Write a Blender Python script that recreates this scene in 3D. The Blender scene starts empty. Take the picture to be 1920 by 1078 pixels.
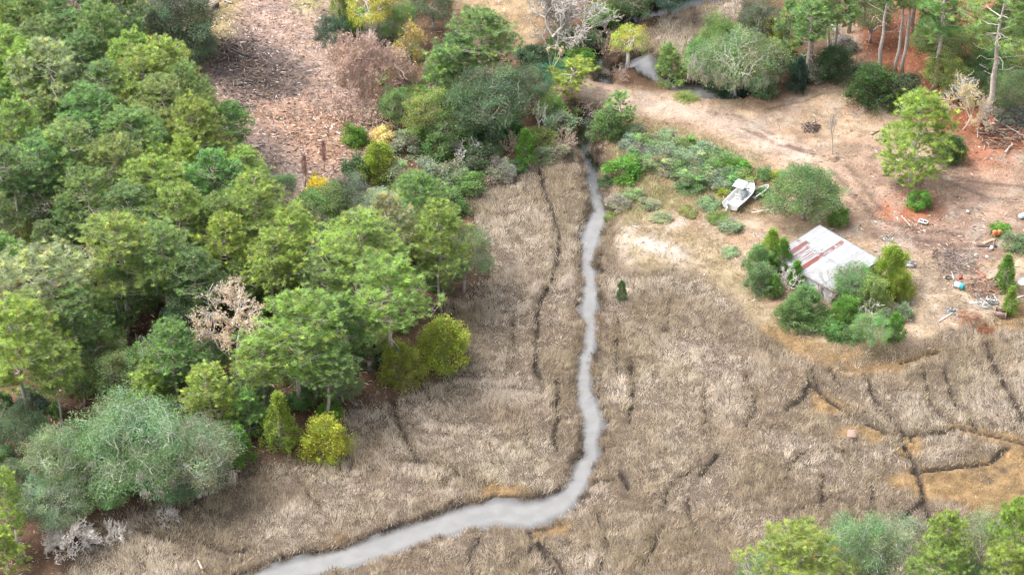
import bpy, math, random
import numpy as np
from mathutils import Vector, Matrix

R = math.radians
rng = np.random.default_rng(11)
random.seed(5)
sc = bpy.context.scene
COL = sc.collection

# ------------------------------------------------------------------ camera
F = 4800.0                       # focal length in photo pixels (1920 wide)
PITCH = R(36.0)
DIST = 343.0
CAM = np.array([0.0, -DIST * math.cos(PITCH), DIST * math.sin(PITCH)])
FWD = np.array([0.0, math.cos(PITCH), -math.sin(PITCH)])
UPV = np.array([0.0, math.sin(PITCH), math.cos(PITCH)])
cd = bpy.data.cameras.new("camera")
cam = bpy.data.objects.new("camera", cd)
COL.objects.link(cam)
cam.location = CAM
cam.rotation_euler = (R(90) - PITCH, 0, 0)
cd.sensor_width = 36.0
cd.lens = 36.0 * F / 1920.0
cd.clip_start = 1.0
cd.clip_end = 20000.0
sc.camera = cam


def G(u, v, z=0.0):
    """point of the plane at height z seen at photo pixel (u, v)"""
    d = FWD + (u - 960.0) / F * np.array([1.0, 0, 0]) + (539.0 - v) / F * UPV
    t = (z - CAM[2]) / d[2]
    return CAM + t * d


def P(x, y, z=0.0):
    """photo pixel of a world point (arrays welcome)"""
    dx = x - CAM[0]; dy = y - CAM[1]; dz = z - CAM[2]
    dep = dy * FWD[1] + dz * FWD[2]
    return 960.0 + F * dx / dep, 539.0 - F * (dy * UPV[1] + dz * UPV[2]) / dep


def depth(p):
    return float(np.dot(np.asarray(p) - CAM, FWD))


# ------------------------------------------------------------------ noise
def hash2(ix, iy, seed):
    h = (ix.astype(np.int64) * 374761393 + iy.astype(np.int64) * 668265263 + seed * 144665) & 0x7fffffff
    h = ((h ^ (h >> 13)) * 1274126177) & 0x7fffffff
    h = (h ^ (h >> 16)) & 0xffff
    return h / 65535.0


def vnoise(x, y, s, seed=0):
    x = x / s; y = y / s
    ix = np.floor(x); iy = np.floor(y)
    fx = x - ix; fy = y - iy
    fx = fx * fx * (3 - 2 * fx); fy = fy * fy * (3 - 2 * fy)
    a = hash2(ix, iy, seed); b = hash2(ix + 1, iy, seed)
    c = hash2(ix, iy + 1, seed); d = hash2(ix + 1, iy + 1, seed)
    return (a * (1 - fx) + b * fx) * (1 - fy) + (c * (1 - fx) + d * fx) * fy


def fbm(x, y, s, seed=0, n=3):
    t = 0; a = 1.0; w = 0
    for k in range(n):
        t = t + a * vnoise(x, y, s / 2 ** k, seed + 17 * k); w += a; a *= .55
    return t / w


def sstep(a, b, x):
    t = np.clip((x - a) / (b - a), 0, 1)
    return t * t * (3 - 2 * t)


# ------------------------------------------------------------------ mesh helpers
def mesh_np(name, V, faces_list, mat=None, colors=None, smooth=False, midx=None):
    """faces_list: list of int arrays (n,3) or (n,4)"""
    V = np.asarray(V, dtype=np.float32)
    me = bpy.data.meshes.new(name)
    faces_list = [np.asarray(f, dtype=np.int32) for f in faces_list if len(f)]
    me.vertices.add(len(V))
    me.vertices.foreach_set("co", V.ravel())
    nl = sum(f.size for f in faces_list); nf = sum(len(f) for f in faces_list)
    me.loops.add(nl); me.polygons.add(nf)
    me.loops.foreach_set("vertex_index", np.concatenate([f.ravel() for f in faces_list]))
    tot = np.concatenate([np.full(len(f), f.shape[1], np.int32) for f in faces_list])
    st = np.zeros(nf, np.int32); st[1:] = np.cumsum(tot)[:-1]
    me.polygons.foreach_set("loop_start", st)
    me.polygons.foreach_set("loop_total", tot)
    if smooth:
        me.polygons.foreach_set("use_smooth", np.ones(nf, bool))
    if midx is not None:
        me.polygons.foreach_set("material_index", np.asarray(midx, np.int32))
    me.update(calc_edges=True)
    if colors is not None:
        c = np.ones((len(V), 4), np.float32); c[:, :3] = colors
        at = me.color_attributes.new("tone", 'FLOAT_COLOR', 'POINT')
        at.data.foreach_set("color", c.ravel())
    if mat is not None:
        for m in (mat if isinstance(mat, (list, tuple)) else [mat]):
            me.materials.append(m)
    return me


class MB:
    """collects tubes, boxes, blades into one mesh"""
    def __init__(s):
        s.V = []; s.Q = []; s.T = []; s.C = []; s.n = 0

    def add(s, V, Q=None, T=None, col=(1, 1, 1)):
        V = np.asarray(V, float)
        if Q is not None and len(Q): s.Q.append(np.asarray(Q) + s.n)
        if T is not None and len(T): s.T.append(np.asarray(T) + s.n)
        s.V.append(V); s.n += len(V)
        c = np.asarray(col, float)
        s.C.append(np.broadcast_to(c, (len(V), 3)) if c.ndim == 1 else c)

    def tube(s, pts, rad, sides=5, col=(1, 1, 1), cap=True):
        pts = np.asarray(pts, float); n = len(pts)
        rad = np.broadcast_to(np.asarray(rad, float), (n,))
        tan = np.gradient(pts, axis=0)
        tan /= np.linalg.norm(tan, axis=1)[:, None] + 1e-9
        ref = np.array([0.0, 0, 1]) if abs(tan[0][2]) < .9 else np.array([1.0, 0, 0])
        A = np.cross(tan, ref); A /= np.linalg.norm(A, axis=1)[:, None] + 1e-9
        B = np.cross(tan, A)
        th = np.arange(sides) * 2 * math.pi / sides
        V = pts[:, None, :] + rad[:, None, None] * (np.cos(th)[None, :, None] * A[:, None, :] + np.sin(th)[None, :, None] * B[:, None, :])
        i = np.arange(n - 1)[:, None] * sides; k = np.arange(sides)[None, :]; k2 = (k + 1) % sides
        Q = np.stack([i + k, i + k2, i + sides + k2, i + sides + k], -1).reshape(-1, 4)
        V = V.reshape(-1, 3)
        T = []
        if cap:
            V = np.vstack([V, pts[:1], pts[-1:]])
            c0 = n * sides
            for j in range(sides):
                T.append((c0, (j + 1) % sides, j))
                T.append((c0 + 1, (n - 1) * sides + j, (n - 1) * sides + (j + 1) % sides))
        s.add(V, Q, T, col)

    def box(s, c, size, rz=0.0, M=None, col=(1, 1, 1), taper=1.0):
        x, y, z = np.asarray(size) / 2.0
        V = np.array([(-x, -y, -z), (x, -y, -z), (x, y, -z), (-x, y, -z),
                      (-x * taper, -y * taper, z), (x * taper, -y * taper, z), (x * taper, y * taper, z), (-x * taper, y * taper, z)])
        if M is not None:
            V = V @ np.asarray(M).T
        cz, sz = math.cos(rz), math.sin(rz)
        V = V @ np.array([[cz, sz, 0], [-sz, cz, 0], [0, 0, 1]])
        s.add(V + np.asarray(c), [(0, 3, 2, 1), (4, 5, 6, 7), (0, 1, 5, 4), (1, 2, 6, 5), (2, 3, 7, 6), (3, 0, 4, 7)], None, col)

    def lathe(s, prof, sides=16, c=(0, 0, 0), M=None, col=(1, 1, 1)):
        prof = np.asarray(prof, float); n = len(prof)
        th = np.arange(sides) * 2 * math.pi / sides
        V = np.stack([prof[:, 0:1] * np.cos(th), prof[:, 0:1] * np.sin(th), np.repeat(prof[:, 1:2], sides, 1)], -1).reshape(-1, 3)
        if M is not None: V = V @ np.asarray(M).T
        i = np.arange(n - 1)[:, None] * sides; k = np.arange(sides)[None, :]; k2 = (k + 1) % sides
        Q = np.stack([i + k, i + k2, i + sides + k2, i + sides + k], -1).reshape(-1, 4)
        s.add(V + np.asarray(c), Q, None, col)

    def build(s, name, mat, smooth=False):
        fl = []
        if s.Q: fl.append(np.vstack(s.Q))
        if s.T: fl.append(np.vstack(s.T))
        return mesh_np(name, np.vstack(s.V), fl, mat, np.vstack(s.C), smooth)


def unit(a):
    return a / (np.linalg.norm(a, axis=-1, keepdims=True) + 1e-9)


def blades(C, D, L, W, g, curl=0.0):
    """one triangle per blade, base at C, pointing along D"""
    n = len(C)
    L = np.broadcast_to(L, (n,))[:, None]; W = np.broadcast_to(W, (n,))[:, None]
    S = unit(np.cross(D, unit(g.normal(size=(n, 3)))))
    V = np.empty((n, 3, 3))
    V[:, 0] = C - S * W * .5; V[:, 1] = C + S * W * .5; V[:, 2] = C + D * L
    return V.reshape(-1, 3), np.arange(n * 3).reshape(-1, 3)


def leaves(C, D, L, W, g):
    """one kite-shaped quad per leaf"""
    n = len(C)
    L = np.broadcast_to(L, (n,))[:, None]; W = np.broadcast_to(W, (n,))[:, None]
    S = unit(np.cross(D, unit(g.normal(size=(n, 3)))))
    V = np.empty((n, 4, 3))
    V[:, 0] = C; V[:, 1] = C + D * L * .5 + S * W * .5; V[:, 2] = C + D * L; V[:, 3] = C + D * L * .5 - S * W * .5
    return V.reshape(-1, 3), np.arange(n * 4).reshape(-1, 4)


# ------------------------------------------------------------------ materials
def nmat(name):
    m = bpy.data.materials.new(name); m.use_nodes = True
    nt = m.node_tree; nt.nodes.clear()
    out = nt.nodes.new("ShaderNodeOutputMaterial")
    return m, nt, out


def N(nt, t, **kw):
    n = nt.nodes.new(t)
    for k, v in kw.items(): setattr(n, k, v)
    return n


def mul(nt, a, b, f=1.0, mode='MULTIPLY'):
    m = N(nt, "ShaderNodeMix", data_type='RGBA', blend_type=mode)
    m.inputs[0].default_value = f
    nt.links.new(a, m.inputs[6]); nt.links.new(b, m.inputs[7])
    return m.outputs[2]


def leaf_mat(name, trans=.35, rough=.6, objcol=True):
    m, nt, out = nmat(name)
    at = N(nt, "ShaderNodeAttribute", attribute_name="tone")
    c = at.outputs[0]
    if objcol:
        oi = N(nt, "ShaderNodeObjectInfo")
        c = mul(nt, oi.outputs["Color"], c)
    p = N(nt, "ShaderNodeBsdfPrincipled"); p.inputs["Roughness"].default_value = rough
    p.inputs["Specular IOR Level"].default_value = .25
    nt.links.new(c, p.inputs["Base Color"])
    t = N(nt, "ShaderNodeBsdfTranslucent"); nt.links.new(c, t.inputs[0])
    mx = N(nt, "ShaderNodeMixShader"); mx.inputs[0].default_value = trans
    nt.links.new(p.outputs[0], mx.inputs[1]); nt.links.new(t.outputs[0], mx.inputs[2])
    nt.links.new(mx.outputs[0], out.inputs[0])
    return m


def solid(name, col, rough=.7, metal=0.0, nscale=3.0, namt=.35, attr=False, bump=.0, coord="Object", col2=None):
    """procedural surface: a base colour broken up by two scales of noise"""
    m, nt, out = nmat(name)
    tc = N(nt, "ShaderNodeTexCoord")
    nz = N(nt, "ShaderNodeTexNoise"); nz.inputs["Scale"].default_value = nscale; nz.inputs["Detail"].default_value = 6
    nz.inputs["Roughness"].default_value = .65
    nt.links.new(tc.outputs[coord], nz.inputs["Vector"])
    rp = N(nt, "ShaderNodeValToRGB")
    rp.color_ramp.elements[0].position = .3; rp.color_ramp.elements[1].position = .7
    lo = col2 if col2 else [c * (1 - namt) for c in col]
    rp.color_ramp.elements[0].color = (*lo, 1); rp.color_ramp.elements[1].color = (*[min(1, c * (1 + namt * .5)) for c in col], 1)
    nt.links.new(nz.outputs[0], rp.inputs[0])
    c = rp.outputs[0]
    if attr:
        at = N(nt, "ShaderNodeAttribute", attribute_name="tone")
        c = mul(nt, c, at.outputs[0])
    p = N(nt, "ShaderNodeBsdfPrincipled")
    p.inputs["Roughness"].default_value = rough; p.inputs["Metallic"].default_value = metal
    nt.links.new(c, p.inputs["Base Color"])
    if bump:
        b = N(nt, "ShaderNodeBump"); b.inputs["Strength"].default_value = bump; b.inputs["Distance"].default_value = .05
        nt.links.new(nz.outputs[0], b.inputs["Height"]); nt.links.new(b.outputs[0], p.inputs["Normal"])
    nt.links.new(p.outputs[0], out.inputs[0])
    return m


# ------------------------------------------------------------------ object helpers
def link(name, me, parent=None, loc=None, color=None):
    o = bpy.data.objects.new(name, me); COL.objects.link(o)
    if parent is not None: o.parent = parent
    if loc is not None: o.location = loc
    if color is not None: o.color = (*color, 1)
    return o


def thing(name, label, cat, loc=(0, 0, 0), rz=0.0, group=None, scale=None):
    o = bpy.data.objects.new(name, None); COL.objects.link(o)
    o.empty_display_size = .5
    o.location = loc; o.rotation_euler = (0, 0, rz)
    if scale is not None: o.scale = scale
    tag(o, label, cat, group)
    return o


def tag(o, label, cat, group=None):
    o["label"] = label; o["category"] = cat
    if group: o["group"] = group
    return o


def setting(name, me, kind="structure", label=None):
    o = link(name, me); o["kind"] = kind
    if label: o["label"] = label
    return o
# ------------------------------------------------------------------ map of the place: zones as soft masks
U0, V0, ST = -500, -600, 2.0
NU, NV = 1460, 1140
_gu = (U0 + np.arange(NU) * ST)[None, :]
_gv = (V0 + np.arange(NV) * ST)[:, None]


def poly_mask(pts, soft=6):
    m = np.zeros((NV, NU), bool)
    p = list(pts)
    for (x1, y1), (x2, y2) in zip(p, p[1:] + p[:1]):
        if y1 == y2: continue
        r0 = max(0, int((min(y1, y2) - V0) / ST) - 1); r1 = min(NV, int((max(y1, y2) - V0) / ST) + 2)
        vv = _gv[r0:r1]
        c = ((y1 > vv) != (y2 > vv)) & (_gu < (x2 - x1) * (vv - y1) / (y2 - y1) + x1)
        m[r0:r1] ^= c
    return blur(m.astype(np.float32), soft)


def blur(a, px):
    k = max(1, int(px / ST))
    for _ in range(2):
        for ax in (0, 1):
            pad = [(k, k) if i == ax else (0, 0) for i in (0, 1)]
            q = np.pad(a, pad, mode='edge')
            cs = np.cumsum(q, axis=ax, dtype=np.float64)
            z = np.zeros_like(np.take(cs, [0], axis=ax))
            cs = np.concatenate([z, cs], axis=ax)
            n = a.shape[ax]
            a = (np.take(cs, np.arange(2 * k + 1, n + 2 * k + 1), axis=ax) - np.take(cs, np.arange(n), axis=ax)) / (2 * k + 1)
    return a.astype(np.float32)


def look(mask, x, y, warp=0.0, seed=3):
    """mask value under world points; the outline is roughened by noise of 'warp' metres"""
    if warp:
        x, y = x + (fbm(x, y, 5.0, seed) - .5) * 2 * warp, y + (fbm(x, y, 5.0, seed + 50) - .5) * 2 * warp
    u, v = P(x, y, 0.0)
    bad = ~np.isfinite(u) | ~np.isfinite(v)
    u = np.where(bad, -1e4, u); v = np.where(bad, -1e4, v)
    i = np.clip(((v - V0) / ST).astype(int), 0, NV - 1); j = np.clip(((u - U0) / ST).astype(int), 0, NU - 1)
    return mask[i, j]


MARSH = poly_mask([(1060, 285), (1000, 300), (935, 335), (885, 375), (900, 440), (925, 500), (900, 540), (835, 560), (815, 600),
                   (880, 640), (870, 690), (820, 715), (740, 745), (660, 760), (640, 800), (560, 868), (480, 872), (420, 895),
                   (330, 935), (250, 950), (170, 985), (130, 1040), (90, 1200), (-100, 1578), (1300, 1678), (1350, 1150), (1500, 1100),
                   (1750, 1060), (1950, 1035), (2420, 1000), (2420, 500), (1920, 575), (1880, 592), (1830, 612), (1760, 645),
                   (1690, 665), (1600, 690), (1520, 672), (1470, 642), (1405, 605), (1390, 570), (1340, 530), (1260, 508), (1180, 518),
                   (1152, 500), (1148, 400), (1140, 290)], 8)
MARSH = np.maximum(MARSH, poly_mask([(1180, 100), (1200, 60), (1290, 10), (1400, -20), (1390, 30), (1330, 75), (1270, 110)], 5))
ORANGE = poly_mask([(1500, 765), (1520, 722), (1560, 745), (1610, 775), (1550, 772)], 5)
for q in ([(1415, 608), (1480, 628), (1560, 650), (1620, 668), (1610, 688), (1545, 682), (1470, 655)],
          [(1640, 900), (1690, 884), (1740, 876), (1800, 880), (1880, 850), (1900, 828), (1990, 800), (2100, 900), (1960, 965), (1850, 985), (1790, 945), (1720, 936)],
          [(960, 985), (1010, 985), (1085, 978), (1070, 1005), (1000, 1012)], [(900, 898), (960, 902), (1015, 925), (990, 938), (930, 930), (900, 925)],
          [(1820, 612), (1920, 575), (2000, 570), (2000, 600), (1870, 612)], [(1684, 806), (1722, 808), (1740, 835), (1735, 860), (1698, 855)], [(1770, 796), (1850, 800), (1925, 822), (1925, 838), (1860, 826), (1790, 812)], [(1540, 690), (1610, 690), (1700, 672), (1760, 655), (1762, 668), (1690, 694), (1600, 706)], [(1540, 815), (1620, 800), (1680, 812), (1640, 830)],
          [(1770, 795), (1830, 798), (1830, 808), (1775, 806)], [(640, 1000), (640, 1030), (660, 1010)]):
    ORANGE = np.maximum(ORANGE, poly_mask(q, 5))
CLEAR = poly_mask([(350, -60), (620, -60), (640, 110), (700, 220), (690, 330), (610, 350), (560, 385), (480, 355), (410, 300), (360, 210), (365, 110)], 14)
CL_GRASS = poly_mask([(350, -60), (450, -60), (440, 60), (405, 110), (350, 125)], 14)
CL_LAWN = poly_mask([(548, 0), (605, -5), (605, 30), (560, 32)], 10)
CL_BURN = poly_mask([(385, 82), (470, 74), (560, 128), (600, 165), (520, 185), (430, 190), (400, 130)], 22)
CL_CHIP = poly_mask([(430, 200), (680, 200), (690, 300), (600, 330), (520, 262)], 20)
CL_GREY = poly_mask([(420, 255), (510, 268), (600, 345), (540, 375), (470, 345)], 14)
FIELD = poly_mask([(820, -60), (1015, -60), (1012, 60), (990, 118), (955, 72), (860, 20)], 10)
DIRT = poly_mask([(985, 118), (1040, 145), (1110, 160), (1200, 178), (1330, 190), (1420, 200), (1500, 182), (1565, 150), (1590, 105), (1555, 55),
                  (1600, 50), (1650, 110), (1615, 150), (1660, 215), (1800, 270), (1920, 290), (2100, 300), (2100, 560), (1920, 582), (1830, 615), (1760, 645),
                  (1690, 660), (1600, 655), (1500, 625), (1420, 590), (1395, 530), (1340, 515), (1260, 500), (1165, 512), (1158, 430), (1240, 380), (1330, 390),
                  (1430, 400), (1445, 340), (1380, 290), (1290, 250), (1190, 235), (1120, 205), (1060, 190), (1000, 150)], 8)
ROADL = poly_mask([(1075, 160), (1200, 190), (1330, 215), (1450, 255), (1540, 300), (1500, 320), (1400, 275), (1300, 235), (1190, 212), (1090, 185)], 10)
SCRUB = poly_mask([(1120, 205), (1190, 235), (1290, 250), (1380, 285), (1430, 320), (1440, 400), (1350, 420), (1240, 400), (1160, 440), (1140, 330), (1130, 250)], 10)
PINK = poly_mask([(1470, 300), (1560, 300), (1650, 250), (1800, 280), (1940, 290), (1940, 450), (1700, 480), (1600, 420), (1560, 360)], 20)
REDP = poly_mask([(1640, 385), (1690, 370), (1760, 375), (1770, 410), (1720, 430), (1660, 420)], 10)
REDP = np.maximum(REDP, .8 * poly_mask([(1760, 280), (1840, 260), (1900, 290), (1900, 320), (1800, 330)], 16))
MUD = poly_mask([(1610, 425), (1720, 425), (1860, 440), (1880, 500), (1740, 500), (1660, 470)], 16)
MUD = np.maximum(MUD, poly_mask([(1760, 520), (1800, 505), (1860, 520), (1870, 570), (1810, 560)], 12))
STRAWFL = poly_mask([(1600, 60), (1640, 20), (1750, -40), (2100, -60), (2100, 300), (1920, 285), (1800, 262), (1690, 220), (1630, 140)], 12)
SAND = poly_mask([(1180, 462), (1200, 448), (1250, 462), (1290, 488), (1285, 503), (1240, 492), (1215, 480)], 6)
SAND = np.maximum(SAND, .8 * poly_mask([(1238, 440), (1260, 425), (1300, 400), (1302, 406), (1270, 432), (1245, 445)], 5))
SAND = np.maximum(SAND, .5 * poly_mask([(1150, 425), (1190, 420), (1190, 500), (1155, 505)], 12))
BANK = poly_mask([(1150, 430), (1180, 420), (1330, 440), (1400, 510), (1430, 590), (1600, 640), (1690, 655), (1690, 672), (1600, 685), (1500, 665), (1400, 605), (1335, 525), (1180, 515)], 10)
JUNK = poly_mask([(1690, 540), (1720, 490), (1790, 500), (1850, 560), (1890, 590), (1830, 615), (1750, 650), (1690, 650)], 14)
FERN = poly_mask([(1150, 215), (1250, 240), (1400, 290), (1420, 330), (1340, 350), (1230, 340), (1150, 300)], 14)

# tidal ditches: lines of bare dark mud cut through the marsh grass (photo pixels, width in metres)
DITCH = [([(1012, 318), (1022, 360), (1040, 405), (1050, 445), (1046, 490), (1032, 530), (1015, 560), (1010, 590), (1004, 640), (1006, 690), (1014, 712)], .45),
         ([(1046, 715), (1045, 780), (1041, 842)], .42), ([(738, 752), (744, 790), (765, 830), (786, 862), (850, 880), (882, 902), (915, 908)], .38),
         ([(982, 988), (1010, 1015), (1036, 1062), (1050, 1090)], .5), ([(1010, 1010), (1040, 1040), (1065, 1085)], .3), ([(1181, 675), (1186, 730), (1182, 790)], .3),
         ([(1513, 712), (1560, 755), (1620, 790), (1664, 812), (1692, 818)], .5), ([(1622, 700), (1640, 745), (1680, 795), (1712, 828)], .38),
         ([(1772, 690), (1788, 755), (1832, 803)], .35), ([(1848, 648), (1868, 690), (1905, 760), (1925, 795)], .5), ([(1692, 826), (1714, 870), (1730, 915), (1733, 935)], .42),
         ([(1733, 935), (1690, 975)], .5), ([(1730, 938), (1757, 1000)], .6), ([(1690, 818), (1750, 812), (1800, 802), (1862, 815), (1925, 832)], .5),
         ([(1520, 690), (1545, 745)], .3), ([(1476, 766), (1508, 742), (1516, 716)], .5), ([(1236, 965), (1262, 900), (1325, 868)], .25), ([(1315, 890), (1345, 850)], .4),
         ([(1712, 885), (1850, 868), (1890, 838)], .5), ([(1003, 640), (1003, 700)], .35), ([(985, 790), (990, 840)], .25), ([(830, 905), (860, 880)], .2),
         ([(1545, 890), (1540, 960)], .3), ([(1635, 900), (1640, 970)], .3), ([(1320, 740), (1322, 790)], .3), ([(860, 470), (850, 600)], .2), ([(845, 575), (850, 640)], .22),
         ([(1245, 985), (1210, 1060)], .3), ([(1160, 600), (1155, 700)], .25), ([(1110, 905), (1165, 895)], .35), ([(1165, 885), (1180, 915)], .6), ([(740, 860), (790, 865)], .25),
         ([(1690, 680), (1760, 660)], .35), ([(640, 860), (700, 880)], .2), ([(270, 1000), (330, 1015)], .5), ([(360, 1010), (430, 1035), (480, 1030)], .35), ([(1010, 1015), (960, 1060)], .25), ([(960, 600), (965, 650), (955, 700)], .2), ([(1255, 560), (1250, 620)], .2), ([(1400, 700), (1420, 760), (1400, 800)], .22), ([(1460, 900), (1500, 850), (1590, 845)], .22), ([(1290, 930), (1300, 1000)], .22), ([(560, 900), (600, 950)], .22), ([(1560, 690), (1580, 740)], .28), ([(1730, 690), (1745, 760), (1790, 800)], .28), ([(900, 1000), (880, 1050), (890, 1085)], .25), ([(1120, 960), (1140, 1020), (1120, 1080)], .25), ([(1640, 960), (1560, 930), (1480, 960)], .2)]
_dm = np.zeros((NV, NU), np.float32)


def world_line(pts, z=0.0):
    return np.array([G(u, v, z)[:2] for u, v in pts])


def dist_line(x, y, pts, ws=None, wob=0.0, seed=9):
    """distance of points to a polyline, minus the half width there"""
    best = np.full(x.shape, 1e9)
    if wob:
        x, y = x + (fbm(x, y, 1.9, seed, 3) - .5) * 2.6 * wob, y + (fbm(x, y, 1.9, seed + 5, 3) - .5) * 2.6 * wob
    for k in range(len(pts) - 1):
        a, b = pts[k], pts[k + 1]; d = b - a
        t = np.clip(((x - a[0]) * d[0] + (y - a[1]) * d[1]) / (d @ d), 0, 1)
        q = np.hypot(x - a[0] - t * d[0], y - a[1] - t * d[1])
        if ws is not None: q = q - (ws[k] * (1 - t) + ws[k + 1] * t)
        best = np.minimum(best, q)
    return best


CREEK = [(1100, 190, 40), (1099, 222, 54), (1098, 245, 50), (1096, 270, 38), (1103, 300, 33), (1112, 335, 30), (1119, 370, 32), (1122, 400, 42), (1114, 425, 44), (1104, 455, 36), (1101, 480, 32),
         (1104, 510, 32), (1108, 545, 32), (1104, 580, 36), (1108, 605, 31), (1102, 640, 33), (1099, 680, 31), (1092, 720, 32), (1103, 755, 46), (1112, 785, 42), (1105, 820, 36),
         (1106, 850, 38), (1093, 880, 46), (1074, 915, 50), (1042, 944, 52), (990, 962, 52), (935, 955, 52), (880, 965, 50), (800, 990, 48), (720, 1018, 46), (640, 1043, 44), (560, 1063, 42),
         (490, 1083, 42), (380, 1115, 44), (200, 1180, 46)]
CREEK2 = [(1130, 205, 20), (1132, 145, 34), (1112, 105, 36), (1132, 60, 40), (1195, 32, 36), (1285, 4, 34), (1400, -30, 30)]
CREEK3 = [(1370, 184, 34), (1330, 178, 36), (1262, 160, 36), (1220, 142, 40), (1206, 108, 40), (1176, 128, 20), (1140, 138, 20)]


def creek_world(c):
    pts = world_line([(a, b) for a, b, _ in c])
    hw = []
    for k, (a, b, w) in enumerate(c):
        t = pts[min(k + 1, len(c) - 1)] - pts[max(k - 1, 0)]; t = t / np.linalg.norm(t)
        s = F / depth((pts[k][0], pts[k][1], 0)) # px per metre across the view
        # width was read along the photo's horizontal (or vertical where the creek runs sideways)
        if abs(t[0]) < .7: hw.append(w / s * abs(t[1]) * .5)
        else: hw.append(w / s / math.sin(PITCH) * abs(t[0]) * .5)
    return pts, np.array(hw)


CW = [creek_world(c) for c in (CREEK, CREEK2, CREEK3)]
DW = [(world_line(p), w) for p, w in DITCH]


def creek_dist(x, y, wob=.72):
    d = np.full(x.shape, 1e9)
    for pts, hw in CW: d = np.minimum(d, dist_line(x, y, pts, hw, wob))
    return d


def ditch_mask(x, y):
    m = np.zeros(x.shape)
    for pts, w in DW:
        q = dist_line(x, y, pts, None, .16)
        m = np.maximum(m, 1 - sstep(w * .42, w * .95, q))
    return m


CULV = [(1060, 178), (1100, 190), (1140, 195)]  # the road crosses the creek on this bank


def ground_z(x, y):
    x = np.asarray(x, float); y = np.asarray(y, float)
    up = 1 - look(MARSH, x, y, .8)
    z = sstep(.25, 1.0, up) * (.75 + .25 * (fbm(x, y, 14, 77) - .5)) + (fbm(x, y, 2.2, 31) - .5) * .12
    cd_ = creek_dist(x, y) - .06
    road = look(ROADB, x, y)
    dip = (1 - sstep(-.5, .55, cd_)) * (1 - road)
    z = z * (1 - sstep(0, 1, dip)) - dip * 1.1
    z = z + road * .35
    return z


ROADB = poly_mask([(985, 112), (1040, 140), (1110, 152), (1230, 176), (1330, 186), (1430, 195), (1430, 240), (1300, 235), (1190, 215), (1130, 200), (1060, 190), (1000, 158)], 8)


def gz(x, y):
    return float(ground_z(np.array([x]), np.array([y]))[0])


def on(u, v):
    """ground point under a photo pixel"""
    p = G(u, v, .8)
    for _ in range(4):
        p = G(u, v, gz(p[0], p[1]))
    return np.array([p[0], p[1], gz(p[0], p[1])])


# ------------------------------------------------------------------ ground sheet
def axis(a, b, step):
    core = np.arange(a, b + step, step)
    far = np.cumsum(step * 1.35 ** np.arange(1, 26)); far = far[far < 2500]
    return np.concatenate([(a - far)[::-1], core, b + far])


XS = axis(-92.0, 92.0, .34); YS = axis(-70.0, 96.0, .34)
gx, gy = np.meshgrid(XS, YS)
gx = gx.ravel(); gy = gy.ravel()
zz = ground_z(gx, gy)
dm = ditch_mask(gx, gy) * look(MARSH, gx, gy, .3)
zz = zz - dm * .5


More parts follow.
